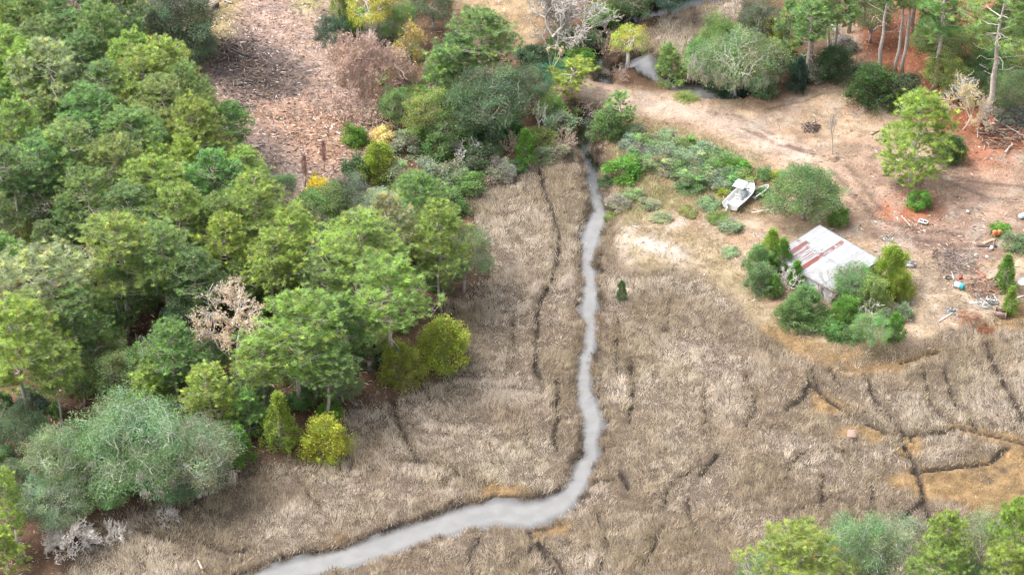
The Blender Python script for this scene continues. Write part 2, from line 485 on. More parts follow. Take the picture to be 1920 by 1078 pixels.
def albedo(x, y):
    n1 = fbm(x, y, 3.5, 1); n2 = fbm(x, y, 1.0, 2); n3 = fbm(x, y, 9.0, 3)
    c = np.empty((len(x), 3)); c[:] = (.215, .135, .09)
    c *= (.65 + .7 * n1)[:, None]
    # patches of moss and low green between the trees
    def lay(mask, col, amt=1.0, var=.35, w=1.2, brk=0.0, alt=None):
        nonlocal c
        m = look(mask, x, y, w) * amt
        if brk: m = m * sstep(brk - .12, brk + .12, n1 * .55 + n2 * .45)
        cc = np.array(col)[None, :] * (1 - var / 2 + var * n2)[:, None]
        if alt is not None:
            t = sstep(.42, .6, n1)[:, None]
            cc = cc * (1 - t) + np.array(alt)[None, :] * (1 - var / 2 + var * n2)[:, None] * t
        c = c * (1 - m[:, None]) + cc * m[:, None]
    lay(CLEAR, (.58, .42, .35), 1, .5, 1.5, 0, (.48, .36, .32))
    lay(CL_GRASS, (.44, .38, .16), .85, .4); lay(CL_LAWN, (.36, .38, .13), .8, .4)
    lay(CL_CHIP, (.54, .31, .20), .8, .6, 1.2, .3); lay(CL_GREY, (.36, .29, .27), .85, .5); lay(CL_BURN, (.11, .09, .09), .92, .7, 1.2, .27)
    lay(FIELD, (.60, .45, .28), 1, .35, .8, 0, (.52, .37, .22))
    lay(DIRT, (.58, .44, .31), 1, .35, .8, 0, (.52, .36, .25)); lay(PINK, (.56, .385, .30), .75, .4, 1.5, .3)
    lay(ROADL, (.76, .60, .50), .9, .25, .6)
    lay(MUD, (.37, .255, .215), .8, .5, 1.2, .38); lay(REDP, (.54, .20, .11), 1.0, .5)
    lay(STRAWFL, (.50, .205, .12), .95, .45, 1.2, 0, (.42, .18, .11))
    lay(JUNK, (.60, .475, .34), .9, .5, 1.2, 0, (.47, .38, .30))
    lay(SCRUB, (.40, .29, .19), .85, .5, 1.2, 0, (.36, .33, .17)); lay(BANK, (.58, .48, .34), .95, .5, .8, 0, (.48, .40, .25))
    lay(SAND, (.82, .74, .66), .95, .2, .7, .32)
    # wheel tracks on the road and across the clearing
    for line, hw in TRACKS:
        q = dist_line(x, y, line, None, .25)
        m = (1 - sstep(hw * .4, hw, q)) * sstep(.30, .5, n1 * .6 + n2 * .4) * .85
        c = c * (1 - m[:, None]) + np.array((.27, .19, .155))[None, :] * m[:, None]
    p1 = fbm(x, y, 1.6, 141, 3); p2 = fbm(x * .5 + y * .2, y, 2.2, 151, 3)
    c = c * (.70 + .6 * sstep(.25, .75, p1) * .5 + .6 * sstep(.3, .7, p2) * .5)[:, None]
    lt = sstep(.60, .70, fbm(x, y, 2.8, 161, 3))[:, None] * .5 * look(DIRT, x, y, .8)[:, None]
    c = c * (1 - lt) + np.array((.66, .57, .48)) * lt
    dk = sstep(.62, .72, fbm(x, y, 3.3, 171, 3))[:, None] * .6 * np.maximum(look(PINK, x, y, 1), look(MUD, x, y, 1))[:, None]
    c = c * (1 - dk) + np.array((.34, .23, .18)) * dk
    # marsh floor: dark mud with matted dead stems
    mm = look(MARSH, x, y, .8)
    fl = np.array((.21, .165, .125))[None, :] * (.6 + .8 * n2)[:, None]
    c = c * (1 - mm[:, None]) + fl * mm[:, None]
    om = look(ORANGE, x, y, 1.4) * sstep(.2, .45, n2 * .5 + n1 * .5)
    oc = np.array((.40, .27, .14))[None, :] * (.35 + 1.2 * n2)[:, None]
    c = c * (1 - om[:, None]) + oc * om[:, None]
    dd = (ditch_mask(x, y) * mm)[:, None]
    c = c * (1 - dd) + np.array((.075, .062, .052)) * dd
    cr = (1 - sstep(.0, .8, creek_dist(x, y)))[:, None] * (1 - look(ROADB, x, y))[:, None]
    c = c * (1 - cr) + np.array((.10, .08, .065)) * cr
    return np.clip(c * .45, 0, 1)


TRACKS = [(world_line(q), w) for q, w in [([(1330, 222), (1400, 250), (1450, 275), (1540, 300)], .9), ([(1350, 215), (1420, 245), (1500, 290)], .6),
          ([(1560, 330), (1640, 420), (1720, 440), (1840, 450)], .7), ([(1590, 320), (1650, 400)], .6), ([(1740, 330), (1830, 350), (1920, 360)], .5),
          ([(1640, 450), (1700, 455), (1790, 470), (1860, 465)], .8), ([(1440, 215), (1530, 190), (1610, 140)], .4), ([(1760, 340), (1850, 380), (1910, 385)], .5)]]
cols = albedo(gx, gy)
nxg, nyg = len(XS), len(YS)
ii = np.arange(nyg - 1)[:, None] * nxg + np.arange(nxg - 1)[None, :]
FQ = np.stack([ii, ii + 1, ii + nxg + 1, ii + nxg], -1).reshape(-1, 4)


def ground_mat():
    m, nt, out = nmat("earth")
    at = N(nt, "ShaderNodeAttribute", attribute_name="tone")
    tc = N(nt, "ShaderNodeTexCoord")
    a = N(nt, "ShaderNodeTexNoise"); a.inputs["Scale"].default_value = 3.2; a.inputs["Detail"].default_value = 8; a.inputs["Roughness"].default_value = .78
    mp = N(nt, "ShaderNodeMapping"); mp.inputs["Scale"].default_value = (1, 2.2, 1); mp.inputs["Rotation"].default_value = (0, 0, .5)
    nt.links.new(tc.outputs["Object"], mp.inputs[0]); nt.links.new(mp.outputs[0], a.inputs["Vector"])
    r = N(nt, "ShaderNodeValToRGB"); r.color_ramp.elements[0].position = .32; r.color_ramp.elements[0].color = (.42, .40, .39, 1)
    r.color_ramp.elements[1].position = .66; r.color_ramp.elements[1].color = (1.42, 1.42, 1.42, 1)
    nt.links.new(a.outputs[0], r.inputs[0])
    c = mul(nt, at.outputs[0], r.outputs[0])
    p = N(nt, "ShaderNodeBsdfPrincipled"); p.inputs["Roughness"].default_value = .95; p.inputs["Specular IOR Level"].default_value = .1
    nt.links.new(c, p.inputs["Base Color"])
    b = N(nt, "ShaderNodeBump"); b.inputs["Strength"].default_value = .6; b.inputs["Distance"].default_value = .08
    nt.links.new(a.outputs[0], b.inputs["Height"]); nt.links.new(b.outputs[0], p.inputs["Normal"])
    nt.links.new(p.outputs[0], out.inputs[0])
    return m


setting("ground", mesh_np("ground", np.stack([gx, gy, zz], -1), [FQ], ground_mat(), cols, True))

# ------------------------------------------------------------------ water
def water_mat():
    m, nt, out = nmat("creek_water")
    tc = N(nt, "ShaderNodeTexCoord")
    nz = N(nt, "ShaderNodeTexNoise"); nz.inputs["Scale"].default_value = .6; nz.inputs["Detail"].default_value = 6
    nt.links.new(tc.outputs["Object"], nz.inputs["Vector"])
    r = N(nt, "ShaderNodeValToRGB"); r.color_ramp.elements[0].position = .38; r.color_ramp.elements[0].color = (.142, .139, .133, 1)
    r.color_ramp.elements[1].position = .62; r.color_ramp.elements[1].color = (.168, .165, .159, 1)
    nt.links.new(nz.outputs[0], r.inputs[0])
    at = N(nt, "ShaderNodeAttribute", attribute_name="tone")
    c = mul(nt, r.outputs[0], at.outputs[0])
    p = N(nt, "ShaderNodeBsdfPrincipled"); p.inputs["Roughness"].default_value = .07
    p.inputs["IOR"].default_value = 1.75
    nt.links.new(c, p.inputs["Base Color"])
    w = N(nt, "ShaderNodeTexNoise"); w.inputs["Scale"].default_value = 2.2; w.inputs["Detail"].default_value = 4
    nt.links.new(tc.outputs["Object"], w.inputs["Vector"])
    b = N(nt, "ShaderNodeBump"); b.inputs["Strength"].default_value = .2; b.inputs["Distance"].default_value = .05
    nt.links.new(w.outputs[0], b.inputs["Height"]); nt.links.new(b.outputs[0], p.inputs["Normal"])
    nt.links.new(p.outputs[0], out.inputs[0])
    return m


WAT = water_mat()
for nm, (pts, hw), cl in (("creek_water", CW[0], 1.0), ("upper_creek_water", CW[1], .04), ("side_creek_water", CW[2], 1.0)):
    # mirrored trees and shade painted dark into the water by the road, silty pale water down in the marsh
    V = []; C = []
    for k in range(len(pts)):
        t = pts[min(k + 1, len(pts) - 1)] - pts[max(k - 1, 0)]; t = t / np.linalg.norm(t); nrm = np.array([-t[1], t[0]])
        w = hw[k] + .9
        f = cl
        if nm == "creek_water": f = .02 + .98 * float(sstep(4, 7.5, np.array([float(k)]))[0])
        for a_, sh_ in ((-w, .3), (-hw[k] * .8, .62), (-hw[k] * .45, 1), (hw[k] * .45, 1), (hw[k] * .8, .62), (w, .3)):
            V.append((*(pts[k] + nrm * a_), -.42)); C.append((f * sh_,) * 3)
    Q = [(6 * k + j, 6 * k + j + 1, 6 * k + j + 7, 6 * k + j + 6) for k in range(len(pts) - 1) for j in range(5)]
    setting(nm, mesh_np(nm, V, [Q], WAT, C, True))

# ------------------------------------------------------------------ marsh grass (stuff)
GRASSM = leaf_mat("dry_grass_blade", .3, .7, objcol=False)


def scatter(n, u0=-60, u1=1990, v0=-40, v1=1130):
    a = [G(u, v) for u, v in ((u0, v0), (u1, v0), (u0, v1), (u1, v1))]
    x0 = min(p[0] for p in a); x1 = max(p[0] for p in a); y0 = min(p[1] for p in a); y1 = max(p[1] for p in a)
    x = rng.uniform(x0, x1, n); y = rng.uniform(y0, y1, n)
    u, v = P(x, y)
    k = (u > u0) & (u < u1) & (v > v0) & (v < v1)
    return x[k], y[k]


def grass(name, x, y, h, w, colf, lean=.55, per=8, spread=.22, swirl=True, label=None):
    n = len(x)
    hh = np.repeat(h, per)
    X = np.repeat(x, per) + rng.normal(size=n * per) * spread; Y = np.repeat(y, per) + rng.normal(size=n * per) * spread
    Z = np.repeat(ground_z(x, y), per) - .05
    ang = rng.uniform(0, 2 * math.pi, n * per)
    if swirl:
        a0 = fbm(X, Y, 3.2, 400, 2) * 5 * math.pi
        bx = np.cos(a0); by = np.sin(a0)
    else:
        bx = by = 0
    D = np.stack([np.cos(ang) * .6 + bx * .55, np.sin(ang) * .6 + by * .55, np.full(n * per, 1.0)], -1)
    D[:, :2] *= lean * rng.uniform(.3, 1.5, n * per)[:, None]
    D = unit(D)
    L = hh * rng.uniform(.55, 1.2, n * per)
    V, T = blades(np.stack([X, Y, Z], -1), D, L, w * rng.uniform(.7, 1.4, n * per), rng)
    c = colf(X, Y)
    c = c * rng.uniform(.8, 1.2, (len(c), 1)) * np.repeat(rng.uniform(.72, 1.28, n), per)[:, None]
    return V, T, np.repeat(c, 3, 0)


BROWNZ = poly_mask([(1190, 530), (1330, 540), (1400, 600), (1460, 650), (1400, 660), (1290, 640), (1190, 610)], 30)
for q in ([(1400, 880), (1560, 850), (1700, 890), (1720, 940), (1650, 980), (1500, 970), (1400, 930)], [(1120, 930), (1300, 960), (1420, 1010), (1400, 1078), (1200, 1078), (1120, 1010)], [(1590, 640), (1700, 670), (1800, 640), (1900, 600), (1900, 640), (1760, 690), (1620, 720)],
          [(880, 380), (960, 320), (1090, 300), (1090, 420), (1050, 440), (1000, 380), (940, 400)], [(640, 770), (720, 750), (760, 800), (700, 860), (640, 850)], [(820, 560), (900, 560), (880, 640), (830, 620)], [(1500, 700), (1640, 700), (1660, 790), (1560, 740)], [(280, 960), (480, 880), (560, 900), (520, 960), (380, 1010)]):
    BROWNZ = np.maximum(BROWNZ, poly_mask(q, 26))


def marsh_cols(X, Y):
    pal = np.array([(.70, .625, .54), (.585, .50, .405), (.43, .345, .25), (.40, .37, .22), (.26, .205, .155)])
    a = fbm(X, Y, 7.0, 500); b = fbm(X, Y, 2.2, 510); r = rng.uniform(size=len(X))
    edge = look(MARSH, X, Y, .8) * 0 + sstep(3.5, .3, creek_dist(X, Y))
    bz = look(BROWNZ, X, Y, 3.0)
    a = a - .16 * edge - .20 * bz
    wts = np.stack([.46 + 2.2 * (a - .5), np.full(len(X), .34), .26 - 1.6 * (a - .5) + .5 * (b - .5), .12 + 1.2 * (fbm(X, Y, 9, 520) - .5), np.full(len(X), .08)], 0)
    # browner along the woods and creek banks
    u, v = P(X, Y)
    wts = np.clip(wts, .01, None); wts = wts / wts.sum(0)
    cs = np.cumsum(wts, 0)
    k = (r[None, :] > cs).sum(0).clip(0, 4)
    dn_ = np.full(len(X), 9.0)
    for _p, _w in DW: dn_ = np.minimum(dn_, dist_line(X, Y, _p, None, .16) - _w)
    nr = ((dn_ < .55) & (rng.uniform(size=len(X)) < .55)) | (rng.uniform(size=len(X)) < .35 * bz)
    k = np.where(nr, rng.choice([2, 3, 2, 4], len(X)), k)
    return pal[k]


x, y = scatter(230000)
mk = look(MARSH, x, y, .8); om = look(ORANGE, x, y, 1.4)
dt = np.zeros(len(x)); dn = np.full(len(x), 9.0); cdist = creek_dist(x, y)
for _p, _w in DW:
    _q = dist_line(x, y, _p, None, .16); dt = np.maximum(dt, 1 - sstep(_w * .75, _w * 1.25, _q)); dn = np.minimum(dn, _q)
dens = mk * (1 - om) * (1 - dt) * sstep(-.25, .35, cdist)
patch = sstep(.30, .52, fbm(x, y, 1.3, 61, 2)) * (.55 + .45 * sstep(.25, .45, fbm(x, y, 6.0, 62, 2)))
dens = dens * (.42 + .58 * patch)
k = rng.uniform(size=len(x)) < dens
x, y = x[k], y[k]
lump = sstep(.3, .75, fbm(x, y, 3.2, 64, 2))
hgt = (.36 + .42 * fbm(x, y, 6.0, 63) + .5 * lump) * (.65 + .35 * patch[k])
V1, T1, C1 = grass("m", x, y, hgt, .047, marsh_cols, .85, 13, .27)
setting("marsh_grass", mesh_np("marsh_grass", V1, [T1], GRASSM, C1), "stuff", "pale brown dead marsh grass on both sides of the creek")

# brown rushes and dark root tufts hanging over the creek banks
x, y = scatter(700000)
cdist = creek_dist(x, y)
k = (np.abs(cdist - .02) < .44) & (look(ROADB, x, y) < .3) & (vnoise(x, y, 1.1, 88) > .40)
x, y = x[k], y[k]


def bank_cols(X, Y):
    pal = np.array([(.12, .095, .075), (.20, .155, .115), (.34, .26, .18), (.45, .36, .26)])
    dkk = (vnoise(X, Y, 1.7, 89) > .5)
    return pal[np.where(dkk, rng.integers(0, 2, len(X)), rng.integers(1, 4, len(X)))]


V1, T1, C1 = grass("b", x, y, np.full(len(x), .9), .05, bank_cols, 1.1, 8, .18, False)
V1[:, 2] += .12
setting("bank_rushes", mesh_np("bank_rushes", V1, [T1], GRASSM, C1), "stuff", "brown rushes and dark root tufts along the creek banks")

x, y = scatter(90000)
om = look(ORANGE, x, y, 1.4) * look(MARSH, x, y, .8)
k = rng.uniform(size=len(x)) < om * (1 - ditch_mask(x, y))
x, y = x[k], y[k]


def orange_cols(X, Y):
    pal = np.array([(.60, .44, .23), (.44, .30, .15), (.24, .17, .10), (.50, .41, .25)])
    return pal[rng.integers(0, 4, len(X))]


V1, T1, C1 = grass("o", x, y, np.full(len(x), .38), .07, orange_cols, .8, 8, .2)
setting("orange_marsh_grass", mesh_np("orange_marsh_grass", V1, [T1], GRASSM, C1), "stuff", "short orange grass in flat patches of the marsh")

# short dry grass and weeds of the upland
x, y = scatter(230000)
wt = (.9 * look(BANK, x, y, 1.0) + .8 * look(SCRUB, x, y, 1.0) + .45 * look(JUNK, x, y, 1.0) + .35 * look(FIELD, x, y, 1) + .5 * look(CL_GRASS, x, y, 1)
      + .22 * look(DIRT, x, y, .8) + .12 * look(CLEAR, x, y, .8) + .10 * (1 - look(MARSH, x, y, .8)))
wt = wt * sstep(.30, .52, fbm(x, y, 1.6, 71, 3)) * (1 - .85 * look(ROADL, x, y, .5)) * (1 - .8 * look(SAND, x, y, .5)) * (1 - look(MARSH, x, y, .5)) * sstep(.2, .6, creek_dist(x, y))
k = rng.uniform(size=len(x)) < np.clip(wt, 0, 1)
x, y = x[k], y[k]


def dry_cols(X, Y):
    pal = np.array([(.62, .52, .38), (.52, .40, .26), (.40, .28, .20), (.42, .40, .19), (.30, .34, .15)])
    g = .12 + .5 * np.maximum(look(SCRUB, X, Y, 1), .8 * look(CL_GRASS, X, Y, 1)); r = rng.uniform(size=len(X))
    k = np.where(r < g, rng.integers(3, 5, len(X)), rng.integers(0, 3, len(X)))
    return pal[k]


V1, T1, C1 = grass("d", x, y, .22 + .35 * rng.uniform(size=len(x)) + .5 * look(SCRUB, x, y) + .2 * look(BANK, x, y), .055, dry_cols, .9, 7, .22)
setting("dry_grass", mesh_np("dry_grass", V1, [T1], GRASSM, C1), "stuff", "straw coloured grass and weeds on the bank and clearing")

# chips, bark and splinters strewn over the cleared ground
x, y = scatter(260000)
wt = 1.0 * look(CL_CHIP, x, y, 1) + .75 * look(CLEAR, x, y, 1) + .9 * look(CL_BURN, x, y, 1) + .10 * look(PINK, x, y, 1) + .22 * look(MUD, x, y, 1) + .16 * look(JUNK, x, y, 1) + .05 * look(DIRT, x, y, 1) + .25 * look(STRAWFL, x, y, 1) + .2 * (1 - look(MARSH, x, y, 1)) * (x < 0)
k = rng.uniform(size=len(x)) < np.clip(wt, 0, 1) * .85
x, y = x[k], y[k]; n = len(x)
z = ground_z(x, y) + .04
an = fbm(x, y, 6, 91) * 6 + rng.normal(size=n) * .7
D = unit(np.stack([np.cos(an), np.sin(an), rng.uniform(-.05, .3, n)], -1))
V1, Q1 = leaves(np.stack([x, y, z], -1), D, rng.uniform(.15, .95, n) ** 1.3 + .1, rng.uniform(.06, .2, n) * (1 + .6 * look(CL_CHIP, x, y, 1)), rng)
pal = np.array([(.46, .31, .23), (.38, .26, .19), (.25, .185, .15), (.10, .085, .08), (.47, .40, .35), (.52, .50, .48)])
pr = np.array([.20, .24, .24, .17, .11, .04]); k = rng.choice(6, n, p=pr)
bm_ = look(CL_BURN, x, y, 1) * (rng.uniform(size=n) < .93); k = np.where(bm_ > .3, np.where(rng.uniform(size=n) < .08, 5, 3), k)
st = look(STRAWFL, x, y, 1) > .5
cc = pal[k] * rng.uniform(.8, 1.2, (n, 1)); cc[st] = np.array((.52, .22, .13)) * rng.uniform(.6, 1.3, (st.sum(), 1))
BITM = leaf_mat("wood_bits", .05, .85, objcol=False)
setting("wood_chip_litter", mesh_np("wood_chip_litter", V1, [Q1], BITM, np.repeat(cc, 4, 0)), "stuff", "chips, bark and splinters strewn over the cleared ground")
# ------------------------------------------------------------------ tree prototypes (meshes shared by copies)
LEAF = leaf_mat("foliage", .5)
BARK_PINE = solid("pine_bark", (.44, .38, .34), .9, nscale=4, namt=.5, bump=.6)
BARK_GREY = solid("grey_bark", (.36, .33, .30), .9, nscale=4, namt=.45, bump=.5)
BARK_PALE = solid("bleached_bark", (.62, .58, .54), .85, nscale=3, namt=.3, bump=.3)
BARK_BONE = solid("bone_white_wood", (.60, .555, .51), .85, nscale=3, namt=.2)
BARK_SILVER = solid("silver_bark", (.42, .385, .35), .9, nscale=3, namt=.35)
BARK_BROWN = solid("brown_twigs", (.44, .34, .28), .9, nscale=3, namt=.35)
BARK_RED = solid("reddish_twigs", (.52, .38, .32), .9, nscale=3, namt=.35)
MOSS = leaf_mat("hanging_moss", .3, .8, objcol=False)


def limb(g, a, b, r0, r1, n=4, wob=.08, sag=0.0):
    t = np.linspace(0, 1, n)[:, None]
    p = a * (1 - t) + b * t
    L = np.linalg.norm(b - a)
    p[1:-1] += g.normal(size=(n - 2, 3)) * wob * L * .5
    p[:, 2] += sag * L * (t[:, 0] * (1 - t[:, 0])) * 4 * .25
    return p, np.linspace(r0, r1, n)


def pine(seed, H=18.0, base=.5, RM=4.0, dense=1.0, dead=6, shape='dome'):
    g = np.random.default_rng(seed)
    tr = MB()
    zs = np.linspace(0, H * .97, 9)
    ax = np.cumsum(g.normal(size=(9, 2)) * .12, axis=0); ax[0] = 0
    tp = np.column_stack([ax, zs])
    tr.tube(tp, np.linspace(.24, .05, 9) * H / 18, 7)
    C = []; D = []
    nw = int(13 * dense + .5)
    for wv in range(nw):               # whorls of branches, each branch a flat pad of needle tufts
        t = base + (0.975 - base) * ((wv + .5 + g.uniform(-.3, .3)) / nw) ** .92
        s = (t - base) / (1 - base)
        if shape == 'dome': prof = RM * (1 - .70 * s ** 2.0) * (.55 + .45 * float(sstep(-.05, .22, np.array(s))))
        elif shape == 'cone': prof = RM * (1.02 - s) ** .75
        else: prof = RM * (.5 + .5 * math.sin(s * 3.0)) * (1 - .55 * s ** 3)
        k0 = g.uniform(0, 6.28); nbw = int(g.integers(3, 6)) if s < .9 else 4
        for q_ in range(nbw):
            if s < .75 and g.uniform() < .16: continue
            rl = prof * g.choice([g.uniform(.35, .7), g.uniform(.75, 1.22)], p=[.3, .7])
            az = k0 + q_ * 6.283 / nbw + g.normal() * .35
            el = g.uniform(-.05, .25) + .75 * s ** 2.5
            z = t * H + g.uniform(-.25, .25)
            a = np.array([np.interp(z, zs, tp[:, 0]), np.interp(z, zs, tp[:, 1]), z])
            d = np.array([math.cos(az) * math.cos(el), math.sin(az) * math.cos(el), math.sin(el)])
            b = a + d * rl
            p, r = limb(g, a, b, .06, .016, 5, .07, -.25)
            tr.tube(p, r * 1.35, 4, cap=False)
            nt_ = max(5, int(rl * 6.0))
            pw = g.uniform(.28, .46) * rl
            for j in range(nt_):
                f = g.uniform(.30, 1.0) ** .75
                q = a + (b - a) * f
                side = np.array([-math.sin(az), math.cos(az), 0]) * np.clip(g.normal(), -1.7, 1.7) * pw * (.4 + .6 * math.sin(f * 2.5))
                e = q + side + np.array([0, 0, abs(g.normal()) * .16 + .05])
                if g.uniform() < .5: tr.tube(np.array([q, e]), [.018, .009], 3, cap=False)
                C.append(e); D.append(unit(d * .5 + side * .4 / (rl + .1) + np.array([0, 0, .85]) + g.normal(size=3) * .2))
                if g.uniform() < .75:
                    C.append(e + g.normal(size=3) * np.array([.3, .3, .12])); D.append(unit(d * .5 + np.array([0, 0, .7]) + g.normal(size=3) * .4))
    for i in range(int(26 * dense)):   # the top
        e = tp[-1] + g.normal(size=3) * np.array([.55, .55, .38]); C.append(e); D.append(unit(np.array([0, 0, 1.0]) + g.normal(size=3) * .3))
    for i in range(dead):              # bare grey branch stubs below the crown
        z = H * g.uniform(base * .6, base + .12); az = g.uniform(0, 6.28); L = g.uniform(.8, 2.6)
        a = np.array([0, 0, z]) + np.array([*ax[int(z / H * 8)], 0]); b = a + np.array([math.cos(az) * L, math.sin(az) * L, g.uniform(-.3, .6)])
        p, r = limb(g, a, b, .05, .015, 4, .2); tr.tube(p, r, 4, cap=False)
    C = np.array(C); D = np.array(D); n = len(C)
    K = 32
    CC = np.repeat(C, K, 0) + g.normal(size=(n * K, 3)) * .045
    DD = unit(np.repeat(D, K, 0) * .75 + g.normal(size=(n * K, 3)) * .62)
    L = g.uniform(.30, .56, n * K)
    V, T = blades(CC, DD, L, g.uniform(.032, .058, n * K), g)
    tone = np.ones((n, 3)) * g.uniform(.6, 1.45, (n, 1))
    cl = fbm(C[:, 0] * 1 + C[:, 2], C[:, 1] * 1 + C[:, 2] * .6, 1.7, seed)[:, None]
    tone = tone * (.72 + .56 * cl)
    old = g.uniform(size=n) < .03
    tone[old] = tone[old] * np.array([1.45, 1.0, 1.0])
    yl = g.uniform(size=n) < .22
    tone[yl] = tone[yl] * np.array([1.34, 1.28, .85])
    tone = np.repeat(tone, K, 0) * g.uniform(.78, 1.22, (n * K, 1))
    return {'trunk': tr.build("pine_trunk", BARK_PINE), 'crown': mesh_np("pine_crown", V, [T], LEAF, np.repeat(tone, 3, 0)), 'H': H + .4, 'W': RM * 2.0}


def broad(seed, H=10.0, W=10.0, base=.18, nclump=70, lpc=170, leaf=(.20, .10), droop=0.0, bark=None, moss=0, hollow=.55, limbs=9, twigs=True, squash=1.0):
    g = np.random.default_rng(seed)
    tr = MB()
    th = H * base + .3
    hz = (H - th * .7) / 2; cz = H - hz
    rx = W / 2
    fork = np.array([g.normal() * .2, g.normal() * .2, th])
    tr.tube(np.array([[0, 0, -.1], fork * [.5, .5, .5], fork]), [.32 * H / 10, .26 * H / 10, .22 * H / 10], 7)
    # clump centres: a lumpy shell plus a few inside
    cen = []
    tries = 0
    while len(cen) < nclump and tries < 4000:
        tries += 1
        d = unit(g.normal(size=3)); d[2] = d[2] if d[2] > -.55 else -d[2]
        rr = g.uniform(hollow, 1.0) ** .6
        lump = .62 + .55 * vnoise(np.array([d[0] * 2 + 10]), np.array([d[1] * 2 + d[2] * 1.7 + 10]), .7, seed)[0]
        q = np.array([d[0] * rx, d[1] * rx, d[2] * hz]) * rr * lump * .86 + np.array([0, 0, cz])
        if q[2] < th * .55: continue
        if all(np.linalg.norm((q - c)) > .08 * W for c in cen): cen.append(q)
    cen = np.array(cen)
    hubs = []
    for i in range(limbs):
        az = i * 6.283 / limbs + g.normal() * .3
        e = np.array([math.cos(az) * rx * g.uniform(.4, .62), math.sin(az) * rx * g.uniform(.4, .62), cz + hz * g.uniform(-.25, .45)])
        p, r = limb(g, fork, e, .14 * H / 10, .05 * H / 10, 6, .12, .5); tr.tube(p, r, 5, cap=False); hubs += [p[3], p[4], p[5]]
    e = np.array([0, 0, cz + hz * .4]); p, r = limb(g, fork, e, .14 * H / 10, .05, 5, .1); tr.tube(p, r, 5, cap=False); hubs += [p[2], p[3], p[4]]
    hubs = np.array(hubs)
    for c in cen:
        h = hubs[np.argmin(np.linalg.norm(hubs - c, axis=1))]
        p, r = limb(g, h, c, .045, .015, 4, .15, .3); tr.tube(p, r, 3, cap=False)
        if twigs:
            for _ in range(4):
                q = c + unit(g.normal(size=3) + np.array([0, 0, .5])) * g.uniform(.5, 1.0) * W * .075; tr.tube(np.array([c, q]), [.02, .008], 3, cap=False)
    n = len(cen); cr = W * .088 * g.uniform(.7, 1.3, n)
    CC = np.repeat(cen, lpc, 0); CR = np.repeat(cr, lpc)[:, None]
    off = unit(g.normal(size=(n * lpc, 3))) * (g.uniform(0, 1, (n * lpc, 1)) ** .45) * CR * np.array([1.15, 1.15, .8])
    PP = CC + off
    DD = unit(off / (CR + 1e-6) * .9 + g.normal(size=off.shape) * .7 + np.array([0, 0, .25 - droop]))
    V, Q = leaves(PP, DD, leaf[0] * g.uniform(.6, 1.35, len(PP)), leaf[1] * g.uniform(.7, 1.3, len(PP)), g)
    tc = g.uniform(.6, 1.4, (n, 1)) * (1 + g.normal(size=(n, 3)) * .09)
    tone = np.repeat(tc, lpc, 0) * g.uniform(.7, 1.3, (len(PP), 1))
    yl = g.uniform(size=len(PP)) < .06; tone[yl] *= np.array([1.8, 1.2, .9])
    out = {'trunk': tr.build("oak_trunk", bark or BARK_GREY), 'crown': mesh_np("oak_crown", V, [Q], LEAF, np.repeat(tone, 4, 0)), 'H': H, 'W': W}
    if moss:
        low = cen[(cen[:, 2] < cz + hz * .2)]
        pick = low[g.integers(0, len(low), moss)] + g.normal(size=(moss, 3)) * .5
        k = 46
        P0 = np.repeat(pick, k, 0) + g.normal(size=(moss * k, 3)) * np.array([.22, .22, .1])
        DD = unit(np.array([0, 0, -1.0]) + g.normal(size=(moss * k, 3)) * .13)
        V, T = blades(P0, DD, np.repeat(g.uniform(.8, 2.3, moss), k) * g.uniform(.4, 1.1, moss * k), .07, g)
        col = np.array((.46, .41, .36)) * g.uniform(.6, 1.25, (moss * k, 1))
        out['moss'] = mesh_np("hanging_moss", V, [T], MOSS, np.repeat(col, 3, 0))
    return out


def cedar(seed, H=7.0, W=3.2, n=90, lpc=95, leaf=(.22, .07), conic=.8, bark=None, low=.04):
    """upright evergreen of rising sprays"""
    g = np.random.default_rng(seed)
    tr = MB()
    tr.tube(np.array([[0, 0, -.1], [g.normal() * .08, g.normal() * .08, H * .5], [0, 0, H * .93]]), [.14, .09, .03], 6)
    cen = []; dr = []
    for i in range(n):
        s = (i + g.uniform()) / n
        z = H * (low + (.94 - low) * s)
        prof = math.sin(min(1, (s + .16) / .42) * 1.57) * (1 - s) ** conic if conic > 0 else 1
        az = i * 2.399 + g.normal() * .4
        r = W / 2 * prof * g.uniform(.4, 1.0) * (.78 + .5 * vnoise(np.array([az % 6.283 * 1.3]), np.array([z * .9]), 1.0, seed)[0])
        c = np.array([math.cos(az) * r, math.sin(az) * r, z]); cen.append(c); dr.append(np.array([math.cos(az) * .5, math.sin(az) * .5, .85]))
        tr.tube(np.array([[0, 0, max(.1, z - r * .5)], c]), [.03, .01], 3, cap=False)
    cen = np.array(cen); dr = np.array(dr)
    cr = W * .105 * g.uniform(.55, 1.55, n)
    off = unit(g.normal(size=(n * lpc, 3))) * (g.uniform(0, 1, (n * lpc, 1)) ** .5) * np.repeat(cr, lpc)[:, None] * np.array([1, 1, 1.5])
    DD = unit(np.repeat(dr, lpc, 0) + g.normal(size=off.shape) * .5)
    V, Q = leaves(np.repeat(cen, lpc, 0) + off, DD, leaf[0] * g.uniform(.6, 1.4, n * lpc), leaf[1] * g.uniform(.7, 1.3, n * lpc), g)
    tone = np.repeat(g.uniform(.7, 1.3, (n, 1)) * (1 + g.normal(size=(n, 3)) * .05), lpc, 0) * g.uniform(.75, 1.25, (n * lpc, 1))
    return {'trunk': tr.build("cedar_trunk", bark or BARK_GREY), 'crown': mesh_np("cedar_crown", V, [Q], LEAF, np.repeat(tone, 4, 0)), 'H': H, 'W': W}


